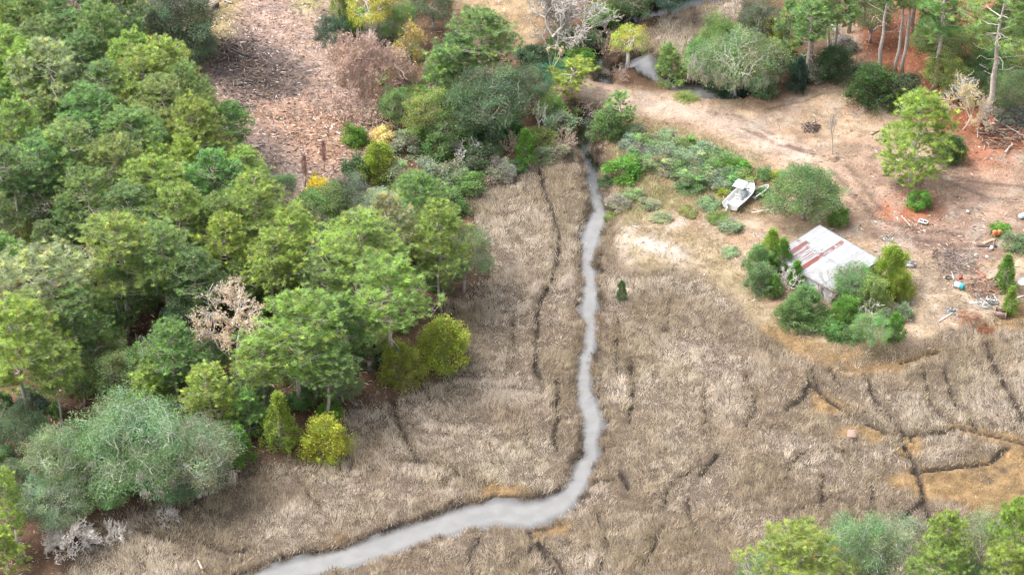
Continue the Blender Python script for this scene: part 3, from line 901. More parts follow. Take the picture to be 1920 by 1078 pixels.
def shrub(seed, H=2.6, W=3.2, n=34, lpc=130, leaf=(.17, .09), up=.3, stems=7, bark=None):
    g = np.random.default_rng(seed)
    tr = MB(); cen = []
    while len(cen) < n:
        d = unit(g.normal(size=3)); d[2] = abs(d[2])
        rr = g.uniform(.45, 1.0) ** .5 * (.72 + .4 * vnoise(np.array([d[0] * 2 + 9]), np.array([d[1] * 2 + 9 + d[2]]), .7, seed)[0])
        cen.append(np.array([d[0] * W / 2 * .84, d[1] * W / 2 * .84, d[2] * H * .78 + .15]) * rr)
    cen = np.array(cen)
    for i in range(stems):
        c = cen[i]; b = np.array([g.normal() * .15, g.normal() * .15, -.05]); p, r = limb(g, b, c, .045, .015, 4, .1, .3); tr.tube(p, r, 4, cap=False)
    for c in cen: tr.tube(np.array([c * [.4, .4, .35], c]), [.02, .008], 3, cap=False)
    cr = W * .12 * g.uniform(.7, 1.35, n)
    off = unit(g.normal(size=(n * lpc, 3))) * (g.uniform(0, 1, (n * lpc, 1)) ** .5) * np.repeat(cr, lpc)[:, None]
    PP = np.repeat(cen, lpc, 0) + off; PP[:, 2] = np.maximum(PP[:, 2], .02)
    DD = unit(off / W * 6 + g.normal(size=off.shape) * .6 + np.array([0, 0, up]))
    V, Q = leaves(PP, DD, leaf[0] * g.uniform(.6, 1.4, n * lpc), leaf[1] * g.uniform(.7, 1.3, n * lpc), g)
    tone = np.repeat(g.uniform(.68, 1.32, (n, 1)) * (1 + g.normal(size=(n, 3)) * .06), lpc, 0) * g.uniform(.72, 1.28, (n * lpc, 1))
    return {'stem': tr.build("shrub_stem", bark or BARK_BROWN), 'foliage': mesh_np("shrub_foliage", V, [Q], LEAF, np.repeat(tone, 4, 0)), 'H': H, 'W': W}


def bare(seed, H=11.0, W=9.0, depth_=5, bark=None, upright=.5, leafn=0, leafs=(.2, .13), trunk=.28, r0=.17, kids=(3, 4), base_forks=1, tw=.011):
    """leafless branching tree; leafn > 0 hangs that many sparse leaves on the twigs"""
    g = np.random.default_rng(seed)
    tr = MB(); tips = []

    def grow(a, d, L, r, k):
        n = 4 if k > 1 else 3
        pts = [a]; dd = d.copy()
        for _ in range(n - 1):
            dd = unit(dd + g.normal(size=3) * .16 + np.array([0, 0, .05])); pts.append(pts[-1] + dd * L / (n - 1))
        pts = np.array(pts); tr.tube(pts, np.linspace(r, max(tw, r * .55), n), 5 if r > .06 else 3, cap=False)
        if k <= 2: tips.extend(pts[1:])
        if k == 0: return
        for j in range(int(g.integers(kids[0], kids[1] + 1))):
            f = g.uniform(.35, 1.0) if j else 1.0
            q = pts[0] + (pts[-1] - pts[0]) * f if f < .99 else pts[-1]
            i0 = f * (n - 1); lo = int(min(n - 2, i0)); q = pts[lo] + (pts[lo + 1] - pts[lo]) * (i0 - lo)
            sd = unit(np.cross(dd, unit(g.normal(size=3))))
            nd = unit(dd * g.uniform(.55, 1.0) + sd * g.uniform(.45, .95) + np.array([0, 0, .25 * upright]))
            grow(q, nd, L * g.uniform(.58, .82), max(tw, r * (.62 if j else .7)), k - 1)
    for f in range(base_forks):
        d0 = unit(np.array([g.normal() * .1, g.normal() * .1, 1.0])) if base_forks == 1 else unit(np.array([math.cos(f * 6.28 / base_forks + .5) * (1 - upright) * 1.1, math.sin(f * 6.28 / base_forks + .5) * (1 - upright) * 1.1, .9 + g.uniform(-.3, .3)]))
        grow(np.array([0, 0, -.1]), d0, H * trunk, r0, depth_)
    V = np.vstack(tr.V); hi = np.percentile(V[:, 2], 99.7); wd = 2 * np.percentile(np.hypot(V[:, 0], V[:, 1]), 98.5)
    S = np.array([W / wd, W / wd, H / hi])
    tr.V = [v * S for v in tr.V]; tips = np.array(tips) * S
    out = {'branches' if base_forks > 3 else 'trunk': tr.build("bare_branches", bark or BARK_PALE), 'H': H, 'W': W}
    if leafn:
        k = g.integers(0, len(tips), leafn)
        # leaves gather at some twigs and leave others bare
        keep = vnoise(tips[k][:, 0] + tips[k][:, 2], tips[k][:, 1] + 7, 1.1, seed) > .36
        PP = tips[k][keep] + g.normal(size=(keep.sum(), 3)) * .13
        V, Q = leaves(PP, unit(g.normal(size=PP.shape)), leafs[0] * g.uniform(.6, 1.3, len(PP)), leafs[1] * g.uniform(.7, 1.2, len(PP)), g)
        tone = g.uniform(.65, 1.35, (len(PP), 1)) * (1 + g.normal(size=(len(PP), 3)) * .1)
        out['crown'] = mesh_np("sparse_crown", V, [Q], LEAF, np.repeat(np.clip(tone, .2, 2), 4, 0))
    return out


def fan_palm(seed, H=2.4, W=3.0, fans=16):
    g = np.random.default_rng(seed); tr = MB(); VV = []; TT = []; n0 = 0; CC = []
    tr.tube(np.array([[0, 0, 0], [.05, 0, H * .4]]), [.2, .16], 7)
    for i in range(fans):
        az = i * 2.4; el = g.uniform(.15, 1.2)
        d = np.array([math.cos(az) * math.cos(el), math.sin(az) * math.cos(el), math.sin(el)])
        a = np.array([0, 0, H * .35]); b = a + d * W * .3
        tr.tube(np.array([a, b]), [.03, .015], 4, cap=False)
        side = unit(np.cross(d, [0, 0, 1])); up = np.cross(side, d)
        for k in range(15):
            th = (k - 7) / 7 * 1.9
            e = unit(d * math.cos(th) + side * math.sin(th) + np.array([0, 0, -.12]) + up * .05 * g.normal())
            L = W * .28 * g.uniform(.85, 1.1); s = unit(np.cross(e, up)) * .045
            VV += [b - s, b + s, b + e * L]; TT.append((n0, n0 + 1, n0 + 2)); n0 += 3; CC += [np.ones(3) * g.uniform(.7, 1.3)] * 3
    return {'trunk': tr.build("palm_trunk", BARK_BROWN), 'crown': mesh_np("palm_crown", VV, [TT], LEAF, np.array(CC)), 'H': H, 'W': W}


def tussock(seed, H=1.9, W=3.0, n=420, plumes=0):
    """long arching blades from one root; plumes stand above them"""
    g = np.random.default_rng(seed); az = g.uniform(0, 6.28, n); el = g.uniform(.3, 1.45, n); L = g.uniform(.6, 1.05, n) * H * 1.15
    V = []; Q = []; T = []; C = []
    for i in range(n):
        h = np.array([math.cos(az[i]), math.sin(az[i]), 0]); s = np.array([-h[1], h[0], 0]) * .028
        ps = []
        for t in (0, .4, .75, 1):
            ps.append(h * (.08 + L[i] * math.cos(el[i]) * t * (1 + .25 * t)) * W / 3 * 1.1 + np.array([0, 0, L[i] * (math.sin(el[i]) * t - .42 * t * t * t)]))
        b = len(V)
        for p in ps[:3]: V += [p - s, p + s]
        V.append(ps[3]); Q += [(b, b + 1, b + 3, b + 2), (b + 2, b + 3, b + 5, b + 4)]; T.append((b + 4, b + 5, b + 6)); C += [np.ones(3) * g.uniform(.6, 1.4)] * 7
    out = {'foliage': mesh_np("tussock_foliage", V, [Q, T], LEAF, np.array(C)), 'H': H, 'W': W}
    if plumes:
        mb = []
        for i in range(plumes):
            a = g.uniform(0, 6.28); b = np.array([math.cos(a) * .5, math.sin(a) * .5 + .35, H * 1.3 + g.uniform(0, .5)])
            m = MB(); p = np.array([[0, 0, 0], b * [.6, .6, .6], b]); m.tube(p, [.02, .015, .01], 3, cap=False, col=(.55, .48, .33))
            k = 70; f = g.uniform(0, 1, k); PP = b + np.array([0, 0, 1]) * (f[:, None] * .75 - .1)
            VV, TT = blades(PP, unit(g.normal(size=(k, 3)) * .5 + np.array([0, 0, 1.0])), .3, .07, g); m.add(VV, None, TT, (.75, .64, .48)); mb.append(m.build("plume", MOSS))
        out['plume'] = mb
    return out


PROTO = {
    'pine': [pine(1, 18, .46, 4.4), pine(2, 19, .52, 4.1, 1.05), pine(3, 17, .42, 4.6, 1.1), pine(4, 18, .5, 4.2, .95, 8, 'lump'), pine(5, 18, .44, 4.3, 1.0, 6, 'lump'), pine(6, 20, .55, 4.0, 1.0, 9)],
    'thinpine': [pine(21, 20, .52, 3.2, .62, 14, 'lump'), pine(22, 20, .62, 2.8, .55, 14, 'lump'), pine(23, 20, .48, 3.0, .6, 14, 'lump')],
    'lowpine': [pine(31, 16, .10, 4.0, 1.25, 3, 'lump'), pine(32, 9, .16, 2.6, .75, 2, 'cone'), pine(33, 8, .22, 2.1, .5, 2, 'lump')],
    'oak': [broad(41, 10, 11, .16, 80, 250), broad(42, 10, 10, .2, 72, 250), broad(43, 9, 11, .14, 84, 240, droop=.3), broad(44, 10, 9.5, .2, 66, 250), broad(45, 9, 10, .05, 110, 260)],
    'greyoak': [broad(51, 13, 14, .05, 120, 250, (.30, .07), .55, BARK_PALE, 26), broad(52, 12, 13, .05, 105, 250, (.30, .07), .5, BARK_PALE, 20)],
    'mossoak': [broad(61, 12, 15, .22, 90, 230, (.22, .11), .1, BARK_PALE, 60)],
    'airyoak': [broad(71, 13, 9, .3, 42, 150, (.26, .12), .1, BARK_PALE, 4), broad(72, 12, 9, .3, 40, 150, (.26, .12), .1, BARK_PALE, 4)],
    'cedar': [cedar(81), cedar(82, 7, 3.4), cedar(83, 6.5, 3.6, 84, 95, (.22, .08), .55)],
    'bushy': [cedar(91, 6, 5, 110, 120, (.20, .10), .42), cedar(92, 5.5, 5.2, 110, 120, (.20, .10), .38)],
    'shrub': [shrub(101), shrub(102, 2.6, 3.4), shrub(103, 2.4, 3.2), shrub(104, 3.0, 3.0)],
    'twigshrub': [bare(111, 2.6, 3.4, 4, BARK_PALE, .3, 0, trunk=.3, r0=.035, base_forks=7, kids=(2, 3), tw=.014), bare(112, 2.8, 3.2, 4, BARK_BROWN, .4, 260, (.16, .1), trunk=.3, r0=.03, base_forks=7, kids=(2, 3), tw=.013)],
    'bigbare': [bare(121, 11, 15, 6, BARK_SILVER, .45, 0, trunk=.24, r0=.2, kids=(3, 3), base_forks=3, tw=.022)],
    'redbare': [bare(131, 12, 11, 6, BARK_RED, .5, 5000, (.2, .14), trunk=.24, r0=.16, kids=(3, 4), tw=.02, base_forks=3), bare(132, 11, 9, 6, BARK_BROWN, .6, 4200, (.19, .13), trunk=.26, r0=.14, kids=(3, 4), tw=.02)],
    'buffleaf': [bare(141, 14, 13, 6, BARK_BONE, .45, 8500, (.22, .15), trunk=.27, r0=.18, kids=(3, 3), tw=.024)],
    'birch': [bare(151, 9.5, 6.5, 5, BARK_PALE, .8, 2600, (.2, .14), trunk=.34, r0=.11, kids=(3, 4), tw=.022)],
    'sapling': [bare(161, 7, 4.0, 4, BARK_GREY, .6, 0, trunk=.62, r0=.24, kids=(3, 4), tw=.03), bare(162, 7, 3.4, 4, BARK_PALE, .5, 0, trunk=.45, r0=.14, kids=(3, 4), tw=.026)],
    'deadcrown': [bare(171, 4.5, 7.5, 5, BARK_BONE, .15, 0, trunk=.33, r0=.06, kids=(3, 4), base_forks=6, tw=.022), bare(172, 3.0, 5.0, 3, BARK_BONE, .1, 0, trunk=.4, r0=.07, kids=(3, 3), base_forks=8, tw=.026)],
    'palm': [fan_palm(181)],
    'tussock': [tussock(191), tussock(192, 2.0, 3.2, 460, 6)],
}

PAL = {  # leaf colours (linear base colours)
    'g': (0.225, 0.345, 0.14),
    'g2': (0.195, 0.305, 0.135),
    'yg': (0.3, 0.41, 0.135),
    'yg2': (0.335, 0.44, 0.14),
    'pale': (0.35, 0.41, 0.24),
    'deep': (0.095, 0.175, 0.06),
    'by': (0.315, 0.43, 0.115),
    'og': (0.29, 0.355, 0.155),
    'oak': (0.185, 0.29, 0.105),
    'oakd': (0.12, 0.18, 0.095),
    'oakg': (0.215, 0.315, 0.16),
    'oakp': (0.28, 0.36, 0.225),
    'teal': (0.06, 0.125, 0.085),
    'blue': (0.15, 0.205, 0.13),
    'ced': (0.165, 0.32, 0.065),
    'cedy': (0.28, 0.385, 0.07),
    'hol': (0.37, 0.43, 0.08),
    'gold': (0.47, 0.47, 0.08),
    'yel': (0.66, 0.55, 0.1),
    'org': (0.600, 0.330, 0.100),
    'agave': (.11, .25, .14),
    'buff': (0.74, 0.6, 0.4),
    'pink': (0.62, 0.42, 0.32),
    'sage': (0.28, 0.335, 0.2),
    'grey': (0.330, 0.330, 0.260),
    'olive': (0.26, 0.32, 0.11),
    'red': (0.330, 0.140, 0.090),
    'cream': (0.700, 0.570, 0.300),
}
NAME = {'pine': ('pine_tree', 'tree'), 'thinpine': ('pine_tree', 'tree'), 'lowpine': ('pine_tree', 'tree'), 'oak': ('oak_tree', 'tree'), 'greyoak': ('oak_tree', 'tree'), 'mossoak': ('oak_tree', 'tree'),
        'airyoak': ('broadleaf_tree', 'tree'), 'cedar': ('cedar_tree', 'tree'), 'bushy': ('evergreen_shrub', 'shrub'), 'shrub': ('shrub', 'shrub'), 'twigshrub': ('bare_shrub', 'shrub'),
        'bigbare': ('bare_tree', 'tree'), 'redbare': ('bare_tree', 'tree'), 'buffleaf': ('autumn_tree', 'tree'), 'birch': ('autumn_tree', 'tree'), 'sapling': ('dead_sapling', 'tree'),
        'deadcrown': ('dead_tree', 'tree'), 'palm': ('fan_palm', 'palm'), 'tussock': ('grass_clump', 'plant')}


def grow(kind, var, u, v, wpx, h, colour, label, group=None, rz=None, base=None):
    """stand a tree so that its top is seen at photo pixel (u, v); wpx is its crown's width there"""
    pr = PROTO[kind][var % len(PROTO[kind])]
    if base is not None:
        b = on(*base); x, y, z = b
    else:
        z = .75
        for _ in range(3):
            p = G(u, v, z + h); x, y = p[0], p[1]; z = gz(x, y)
    s = F / depth((x, y, z + h * .7))
    sx = wpx / s / pr['W']; sz = h / pr['H']
    nm, cat = NAME[kind]
    t = thing(nm, label, cat, (x, y, z), rng.uniform(0, 6.28) if rz is None else rz, group, (sx, sx, sz))
    if kind == 'pine': sx *= 1.12
    cj = np.array(PAL[colour]) * (1 + rng.normal(size=3) * .05)
    for part in ('trunk', 'branches', 'stem', 'crown', 'foliage', 'moss'):
        if part in pr:
            po = link({'moss': 'hanging_moss', 'stem': 'stem', 'branches': 'branch_tangle'}.get(part, part), pr[part], t, color=cj if part in ('crown', 'foliage') else None)
            if part == 'moss': po["kind"] = "stuff"
    for m in pr.get('plume', []): link('plume', m, t)
    return t
# ------------------------------------------------------------------ planting, each tree on its own
# (kind, variant, top u, top v, crown width px, height m, colour, label)
LW = "pines of the left woods"
TREES = {
LW: [
 ('pine', 0, 28, -38, 140, 18, 'g', "green pine filling the upper left corner of the photo"),
 ('pine', 3, 128, -34, 140, 18, 'g2', "green pine at the top edge, right next to the corner pine"),
 ('pine', 2, 218, -32, 120, 17, 'g', "green pine at the top edge just left of the dark clearing-side oak"),
 ('pine', 1, 8, 50, 110, 17, 'yg', "yellow-green pine on the left edge right below the corner pine"),
 ('pine', 4, 74, 36, 120, 16, 'g', "green pine between the corner pine and the dome-crowned pine, brown gap below it"),
 ('pine', 5, 140, 68, 100, 16, 'g2', "darker green pine just left of and below the bleached snag"),
 ('pine', 2, 186, 20, 135, 18, 'g', "dome-crowned green pine right of the bleached snag near the top edge"),
 ('pine', 0, 247, 60, 110, 18, 'yg', "yellow-green pine in front of the dome-crowned pine, below the pale oaks"),
 ('pine', 1, 306, 74, 125, 18, 'yg', "tall yellow-green pine in front of the dark oak at the clearing"),
 ('pine', 4, 344, 122, 105, 17, 'g', "clearing-side pine with a bleached broken limb beside its top"),
 ('pine', 2, 268, 104, 160, 18, 'yg2', "broad bright yellow-green pine in the second row from the clearing"),
 ('pine', 3, 200, 118, 130, 17, 'g2', "mid-green pine in the shade directly below the dome-crowned pine"),
 ('pine', 3, 96, 84, 140, 18, 'pale', "pale thin pine with grey branches showing and a leaning bare trunk"),
 ('pine', 5, 40, 82, 110, 17, 'yg', "yellow-green pine between the left edge and the pale thin pine"),
 ('pine', 0, 152, 172, 140, 17, 'g', "green pine below and right of the pale thin pine"),
 ('pine', 4, 302, 150, 150, 17, 'og', "olive pine with many rusty brown tufts near the clearing"),
 ('pine', 2, 362, 192, 140, 17, 'yg', "yellow-green pine reaching over the woodchip side of the clearing"),
 ('pine', 1, 248, 212, 140, 17, 'g', "green pine with a dark gap and bare branches on its left"),
 ('pine', 0, 26, 188, 120, 18, 'yg', "bright pine on the left edge above the grey-white open tree"),
 ('pine', 5, 112, 238, 140, 17, 'og', "olive pine right of the grey-white open tree at the left edge"),
 ('pine', 2, 208, 262, 150, 17, 'og', "olive pine with orange-brown tips in the middle of the left woods"),
 ('lowpine', 0, 342, 262, 100, 16, 'by', "flat-topped vivid green pine near the lower clearing edge"),
 ('pine', 3, 408, 286, 120, 16, 'g', "green pine leaning out over the lower left clearing edge"),
 ('pine', 0, 286, 300, 140, 17, 'yg', "yellow-green pine just left of the flat-topped vivid pine"),
 ('pine', 4, 160, 322, 130, 16, 'g', "green pine right below the olive pine beside the grey-white tree"),
 ('pine', 1, 240, 358, 140, 16, 'g2', "dark green pine behind the pine with the long visible trunk"),
 ('pine', 2, 332, 350, 150, 17, 'yg', "yellow-green pine left of the large pine below the clearing"),
 ('pine', 5, 398, 372, 100, 16, 'g', "narrow green pine squeezed left of the large pine below the clearing"),
 ('pine', 2, 468, 340, 165, 17, 'yg', "large yellow-green pine standing at the bottom end of the clearing"),
 ('pine', 4, 540, 398, 120, 15, 'yg2', "yellow pine in front of the oaks at the clearing's bottom end"),
 ('pine', 0, 216, 416, 180, 18, 'yg', "broad yellow-green pine with a long bare trunk visible under it"),
 ('pine', 4, 302, 424, 130, 17, 'og', "olive pine between the long-trunked pine and the vivid stepped pine"),
 ('lowpine', 0, 426, 406, 115, 16, 'by', "vivid green stepped pine above the buff-leaved tree"),
 ('pine', 1, 500, 440, 120, 15, 'yg', "yellow-green pine right of the vivid stepped pine"),
 ('pine', 3, 58, 478, 200, 18, 'pale', "wide pale green pine with white dead limbs on its left at the left edge"),
 ('pine', 0, 130, 540, 130, 15, 'g', "small-crowned green pine under the wide pale pine"),
 ('pine', 1, 682, 402, 180, 19, 'yg', "tall pine with straight bare trunk, second from the marsh in the middle of the woods"),
 ('pine', 3, 735, 370, 120, 17, 'pale', "greyish thin pine behind the two yellow-topped marsh-side pines"),
 ('pine', 2, 824, 386, 125, 17, 'yg2', "bright yellow-topped pine closest to the marsh, grey oak at its right"),
 ('pine', 0, 790, 332, 120, 16, 'g', "light green pine behind the bright yellow-topped marsh pine"),
 ('pine', 5, 738, 486, 165, 19, 'yg', "leaning pine with grey forked trunk at the marsh edge above the yellow holly"),
 ('pine', 2, 24, 572, 200, 18, 'yg2', "large yellow-green pine on the left edge above the grey oaks"),
 ('pine', 4, 96, 640, 100, 14, 'yg', "lower yellow-green pine at the right of the large left-edge pine"),
 ('pine', 0, 552, 558, 195, 17, 'yg', "big green pine right of the buff-leaved tree with a tall bare trunk"),
 ('lowpine', 0, 392, 690, 125, 11, 'yg2', "slim yellow-green pine with foliage to the ground, right of the grey oaks"),
 ('pine', 1, 610, 640, 120, 12, 'g', "shorter green pine at the woods' edge beside the palm"),
 ('lowpine', 1, 268, 690, 110, 9, 'yg', "young yellow-green pine behind the big grey oak"),
 ('lowpine', 0, -4, 884, 80, 12, 'by', "vivid pine cut by the left edge beside the grey oaks"),
 ('lowpine', 1, 2, 985, 80, 8, 'by', "vivid young pine in the lower left corner"),
 ('pine', 3, 486, 628, 120, 13, 'yg', "yellow-green pine between the buff-leaved tree and the big green pine"),
 ('lowpine', 1, 462, 728, 90, 8, 'g', "young green pine behind the bright cedar at the marsh edge"),
 ('pine', 0, 640, 560, 120, 14, 'g', "green pine between the big green pine and the leaning pine"),
 ('pine', 2, 320, 610, 130, 13, 'g', "green pine between the white dead branches and the long-trunked pine"),
 ('pine', 4, 610, 470, 110, 14, 'g', "green pine behind the tall straight-trunked pine, left of it"),
 ('pine', 2, 360, 470, 120, 15, 'g2', "shaded green pine just above the buff-leaved tree's left side"),
],
"oaks and broadleaf trees of the left woods": [
 ('oak', 4, 325, -34, 175, 13, 'blue', "large blue-grey oak at the top edge bordering the clearing"),
 ('oak', 4, 368, 44, 84, 8, 'blue', "low blue-grey oak at the clearing's left edge under the large one"),
 ('oak', 1, 292, 10, 105, 10, 'oakg', "rounded pale grey-green oak left of the large blue-grey one"),
 ('airyoak', 0, 245, 14, 80, 10, 'oakp', "pale thin oak with whitish twigs beside the dome-crowned pine"),
 ('airyoak', 0, 62, 282, 175, 15, 'oakp', "grey-white open tree with bare pale limbs at the left edge"),
 ('airyoak', 1, 606, 418, 95, 13, 'oakp', "pale tree with white forked branches left of the straight-trunked pine"),
 ('oak', 1, 600, 345, 135, 9, 'oak', "green oak at the bottom of the clearing"),
 ('oak', 0, 655, 330, 125, 9, 'blue', "dark rounded oak right below the two brown dead cedars"),
 ('oak', 3, 712, 348, 105, 9, 'oakp', "pale tangled oak right of the dark rounded oak"),
 ('oak', 2, 575, 418, 105, 9, 'oak', "green oak tucked under the yellow pine below the clearing"),
 ('oak', 2, 868, 418, 130, 11, 'oakg', "grey-green oak leaning out over the marsh edge"),
 ('oak', 1, 830, 470, 90, 8, 'oak', "darker oak under the bright yellow-topped marsh pine"),
 ('oak', 0, 152, 598, 160, 10, 'oak', "dark green oak below the wide pale pine"),
 ('oak', 3, 340, 560, 110, 9, 'oakd', "dark oak left of the buff-leaved tree"),
 ('oak', 1, 232, 655, 140, 9, 'oak', "green oak below the long-trunked pine and left of the white dead branches"),
 ('oak', 2, 355, 640, 130, 8, 'oakd', "dark oak in the shade under the buff-leaved tree"),
 ('oak', 0, 470, 690, 110, 7, 'oakd', "dark oak behind the bright cedar at the woods' edge"),
 ('greyoak', 0, 246, 752, 270, 14, 'oakg', "biggest silvery green oak above the marsh's lower left end"),
 ('greyoak', 1, 360, 792, 200, 11.5, 'oakp', "silvery oak with pale limbs at the marsh, right of the biggest one"),
 ('greyoak', 1, 105, 800, 170, 10, 'oakg', "silvery oak left of the biggest one"),
 ('oak', 0, 88, 905, 170, 7.0, 'oakg', "low grey-green oak behind the bleached dead crown"),
 ('oak', 2, 25, 760, 120, 8, 'oakd', "dark oak on the left edge under the large yellow-green pine"),
 ('oak', 3, 640, 590, 120, 7, 'oakd', "dark low oak between the big green pine and the leaning pine"),
 ('oak', 4, 590, 668, 110, 6, 'oak', "rounded green oak at the foot of the big green pine"),
 ('oak', 4, 330, 872, 110, 6, 'oakg', "low grey-green oak at the feet of the silvery oaks"),
 ('oak', 4, 200, 880, 120, 6, 'oak', "low green oak under the biggest silvery oak"),
 ('oak', 1, 690, 610, 90, 5.5, 'olive', "olive understory oak behind the fan palm"),
 ('buffleaf', 0, 428, 543, 190, 14, 'buff', "buff-leaved autumn tree with white branches in the left woods"),
 ('oak', 1, 640, 700, 90, 4.5, 'oakg', "grey-green low oak at the marsh edge left of the bright bush"),
 ('oak', 1, 30, 870, 90, 6, 'oakd', "dark small oak between the left edge and the silvery oaks"),
],
"trees of the upper middle woods": [
 ('redbare', 0, 692, 62, 190, 13, 'pink', "large pinkish tree nearly bare at the right side of the clearing"),
 ('redbare', 1, 640, 118, 120, 10, 'pink', "smaller pinkish bare tree leaning over the clearing"),
 ('redbare', 1, 782, 32, 110, 13, 'yel', "bare tree with scattered yellow leaves left of the green pine"),
 ('redbare', 1, 766, 128, 55, 8, 'pink', "narrow pink-brown bare tree amid yellow-leaved twigs"),
 ('oak', 1, 622, 30, 80, 7, 'teal', "dark teal evergreen at the clearing's upper right edge"),
 ('cedar', 1, 634, -60, 48, 13, 'olive', "tall olive vine-covered trunk at the top edge beside the clearing"),
 ('airyoak', 1, 690, -34, 110, 12, 'gold', "yellow-leaved tree at the top edge right of the clearing"),
 ('oak', 1, 742, 0, 90, 8, 'oak', "green tree between yellow-leaved tree and dark palms at the top"),
 ('oak', 2, 810, -28, 100, 8, 'oakd', "dark spiky evergreen at the top edge next to the straw field"),
 ('lowpine', 0, 856, 72, 110, 11, 'g2', "darker pine in front of the green pine below the straw field"),
 ('pine', 2, 902, 22, 150, 14, 'g', "green full-crowned pine below the straw field"),
 ('lowpine', 1, 820, 92, 110, 11, 'g', "light green pine left of the large dark oak"),
 ('oak', 0, 915, 132, 195, 12, 'oakd', "large dark oak in the middle woods above the marsh"),
 ('oak', 2, 985, 118, 100, 9, 'blue', "greyish oak right of the large dark oak"),
 ('oak', 3, 800, 168, 120, 9, 'olive', "olive oak left of the large dark oak"),
 ('oak', 1, 745, 165, 90, 7, 'oak', "vine-green tree at the foot of the large pinkish tree"),
 ('oak', 1, 850, 200, 120, 7, 'oak', "green lower oak below the large dark oak's left side"),
 ('cedar', 0, 985, 240, 55, 5.5, 'ced', "bright small cedar at the marsh's top left corner"),
 ('sapling', 1, 1009, 188, 44, 6.5, 'g', "white dead sapling right of the bright small cedar"),
 ('bushy', 0, 708, 268, 85, 6, 'cedy', "yellow-green young tree with pale stem at the clearing's lower right"),
 ('bigbare', 0, 1066, -24, 215, 11.5, 'g', "large bare pale tree at the road end beside the straw field"),
 ('redbare', 1, 960, 55, 70, 7, 'red', "brown-leaved small tree at the straw field's tip"),
],
"bushes of the middle thicket": [
 ('shrub', 0, 668, 288, 70, 4, 'oakd', "dark shrub beside the yellow-green young tree at the clearing"),
 ('shrub', 1, 664, 226, 60, 4, 'ced', "bright vine-covered bush at the clearing's right edge"),
 ('shrub', 2, 716, 232, 66, 3, 'cream', "straw-yellow drooping mound beside the bright vine bush"),
 ('shrub', 3, 762, 244, 76, 3.6, 'sage', "sage bush right of the straw-yellow mound"),
 ('shrub', 0, 806, 292, 86, 4, 'grey', "grey bush with pale twigs at the thicket's lower middle"),
 ('shrub', 1, 842, 296, 84, 4, 'sage', "sage bush left of the bare grey bush"),
 ('shrub', 2, 786, 222, 80, 4, 'oak', "green bush under the olive oak"),
 ('shrub', 3, 850, 238, 66, 4.5, 'ced', "fresh green bush with vine in the thicket's centre"),
 ('twigshrub', 0, 874, 262, 90, 3.6, 'g', "bare grey bush in front of the fresh green vine bush"),
 ('shrub', 0, 900, 268, 80, 4, 'oakd', "dark bush right of the bare grey bush"),
 ('shrub', 1, 936, 296, 76, 2.8, 'grey', "silvery bush at the marsh's top left edge"),
 ('twigshrub', 1, 960, 252, 56, 3.2, 'olive', "brown twiggy bush beside the bright small cedar"),
 ('shrub', 2, 880, 318, 80, 3.4, 'oak', "green bush hanging over the marsh above the silvery oak"),
 ('shrub', 3, 748, 300, 80, 4.5, 'oakp', "pale green bush behind the light green marsh pine"),
 ('shrub', 1, 846, 350, 84, 4, 'oak', "green bush between the yellow-topped pine and marsh top"),
 ('shrub', 0, 920, 212, 90, 5, 'oakd', "dark shadowed bush at the foot of the large dark oak"),
 ('shrub', 2, 594, 324, 52, 3.2, 'yel', "yellow-leaved bush at the bottom of the clearing"),
 ('shrub', 1, 656, 64, 60, 4, 'gold', "yellow bush above the large pinkish tree"),
 ('shrub', 2, 714, 20, 84, 5, 'grey', "grey bush among yellow leaves near the top edge"),
 ('shrub', 0, 820, 240, 80, 4.6, 'oak', "dark green bush under the olive oak's right side"),
 ('twigshrub', 1, 700, 196, 90, 4, 'buff', "tan leafless bush at the foot of the large pinkish tree"),
 ('shrub', 3, 770, 330, 70, 3.6, 'sage', "sage bush behind the greyish thin pine"),
 ('shrub', 1, 970, 290, 50, 2, 'oak', "small green bush at the marsh's top left"),
 ('shrub', 3, 690, 6, 70, 4, 'yg', "yellow-green bush at the top edge between the vine trunk and grey bush"),
 ('shrub', 0, 660, 20, 60, 4, 'ced', "vivid bush at the foot of the olive vine-covered trunk"),
 ('shrub', 2, 760, 64, 76, 4, 'g', "green bush under the bare yellow-leaved tree"),
 ('shrub', 1, 730, 110, 70, 4, 'yg', "yellow-green bush right of the large pinkish tree"),
 ('twigshrub', 1, 612, 175, 80, 3, 'pink', "pinkish twig bush on the clearing below the smaller pinkish tree"),
 ('twigshrub', 1, 668, 186, 90, 4, 'pink', "tangled tan twig bush under the large pinkish tree"),
 ('shrub', 0, 950, 208, 70, 4, 'deep', "deep green bush at the right foot of the large dark oak"),
 ('shrub', 3, 920, 250, 60, 3, 'g', "fresh green bush above the silvery one at the marsh top"),
],
"shrubs at the woods' marsh edge": [
 ('cedar', 1, 520, 734, 84, 9, 'cedy', "bright yellow-green cedar at the marsh edge in the left woods"),
 ('bushy', 1, 608, 788, 115, 5.4, 'gold', "golden yellow bush at the marsh edge, lowest of the row"),
 ('bushy', 0, 830, 603, 125, 6.6, 'hol', "big rounded yellow-green bush jutting into the marsh"),
 ('bushy', 1, 748, 648, 95, 6, 'cedy', "bright yellow-green bush left of the big rounded one"),
 ('palm', 0, 692, 656, 70, 3.2, 'teal', "blue-green fan palm at the woods' edge"),
 ('cedar', 2, 440, 800, 70, 5.5, 'ced', "vivid green cedar between the silvery oak and bright cedar"),
 ('shrub', 0, 618, 750, 60, 2.6, 'ced', "fresh green shrub above the golden yellow bush"),
 ('deadcrown', 0, 126, 982, 115, 4.4, 'g', "bleached dead crown of a fallen tree in the lower left corner"),
 ('deadcrown', 1, 214, 982, 70, 2.6, 'g', "small star-shaped dead bush right of the bleached crown"),
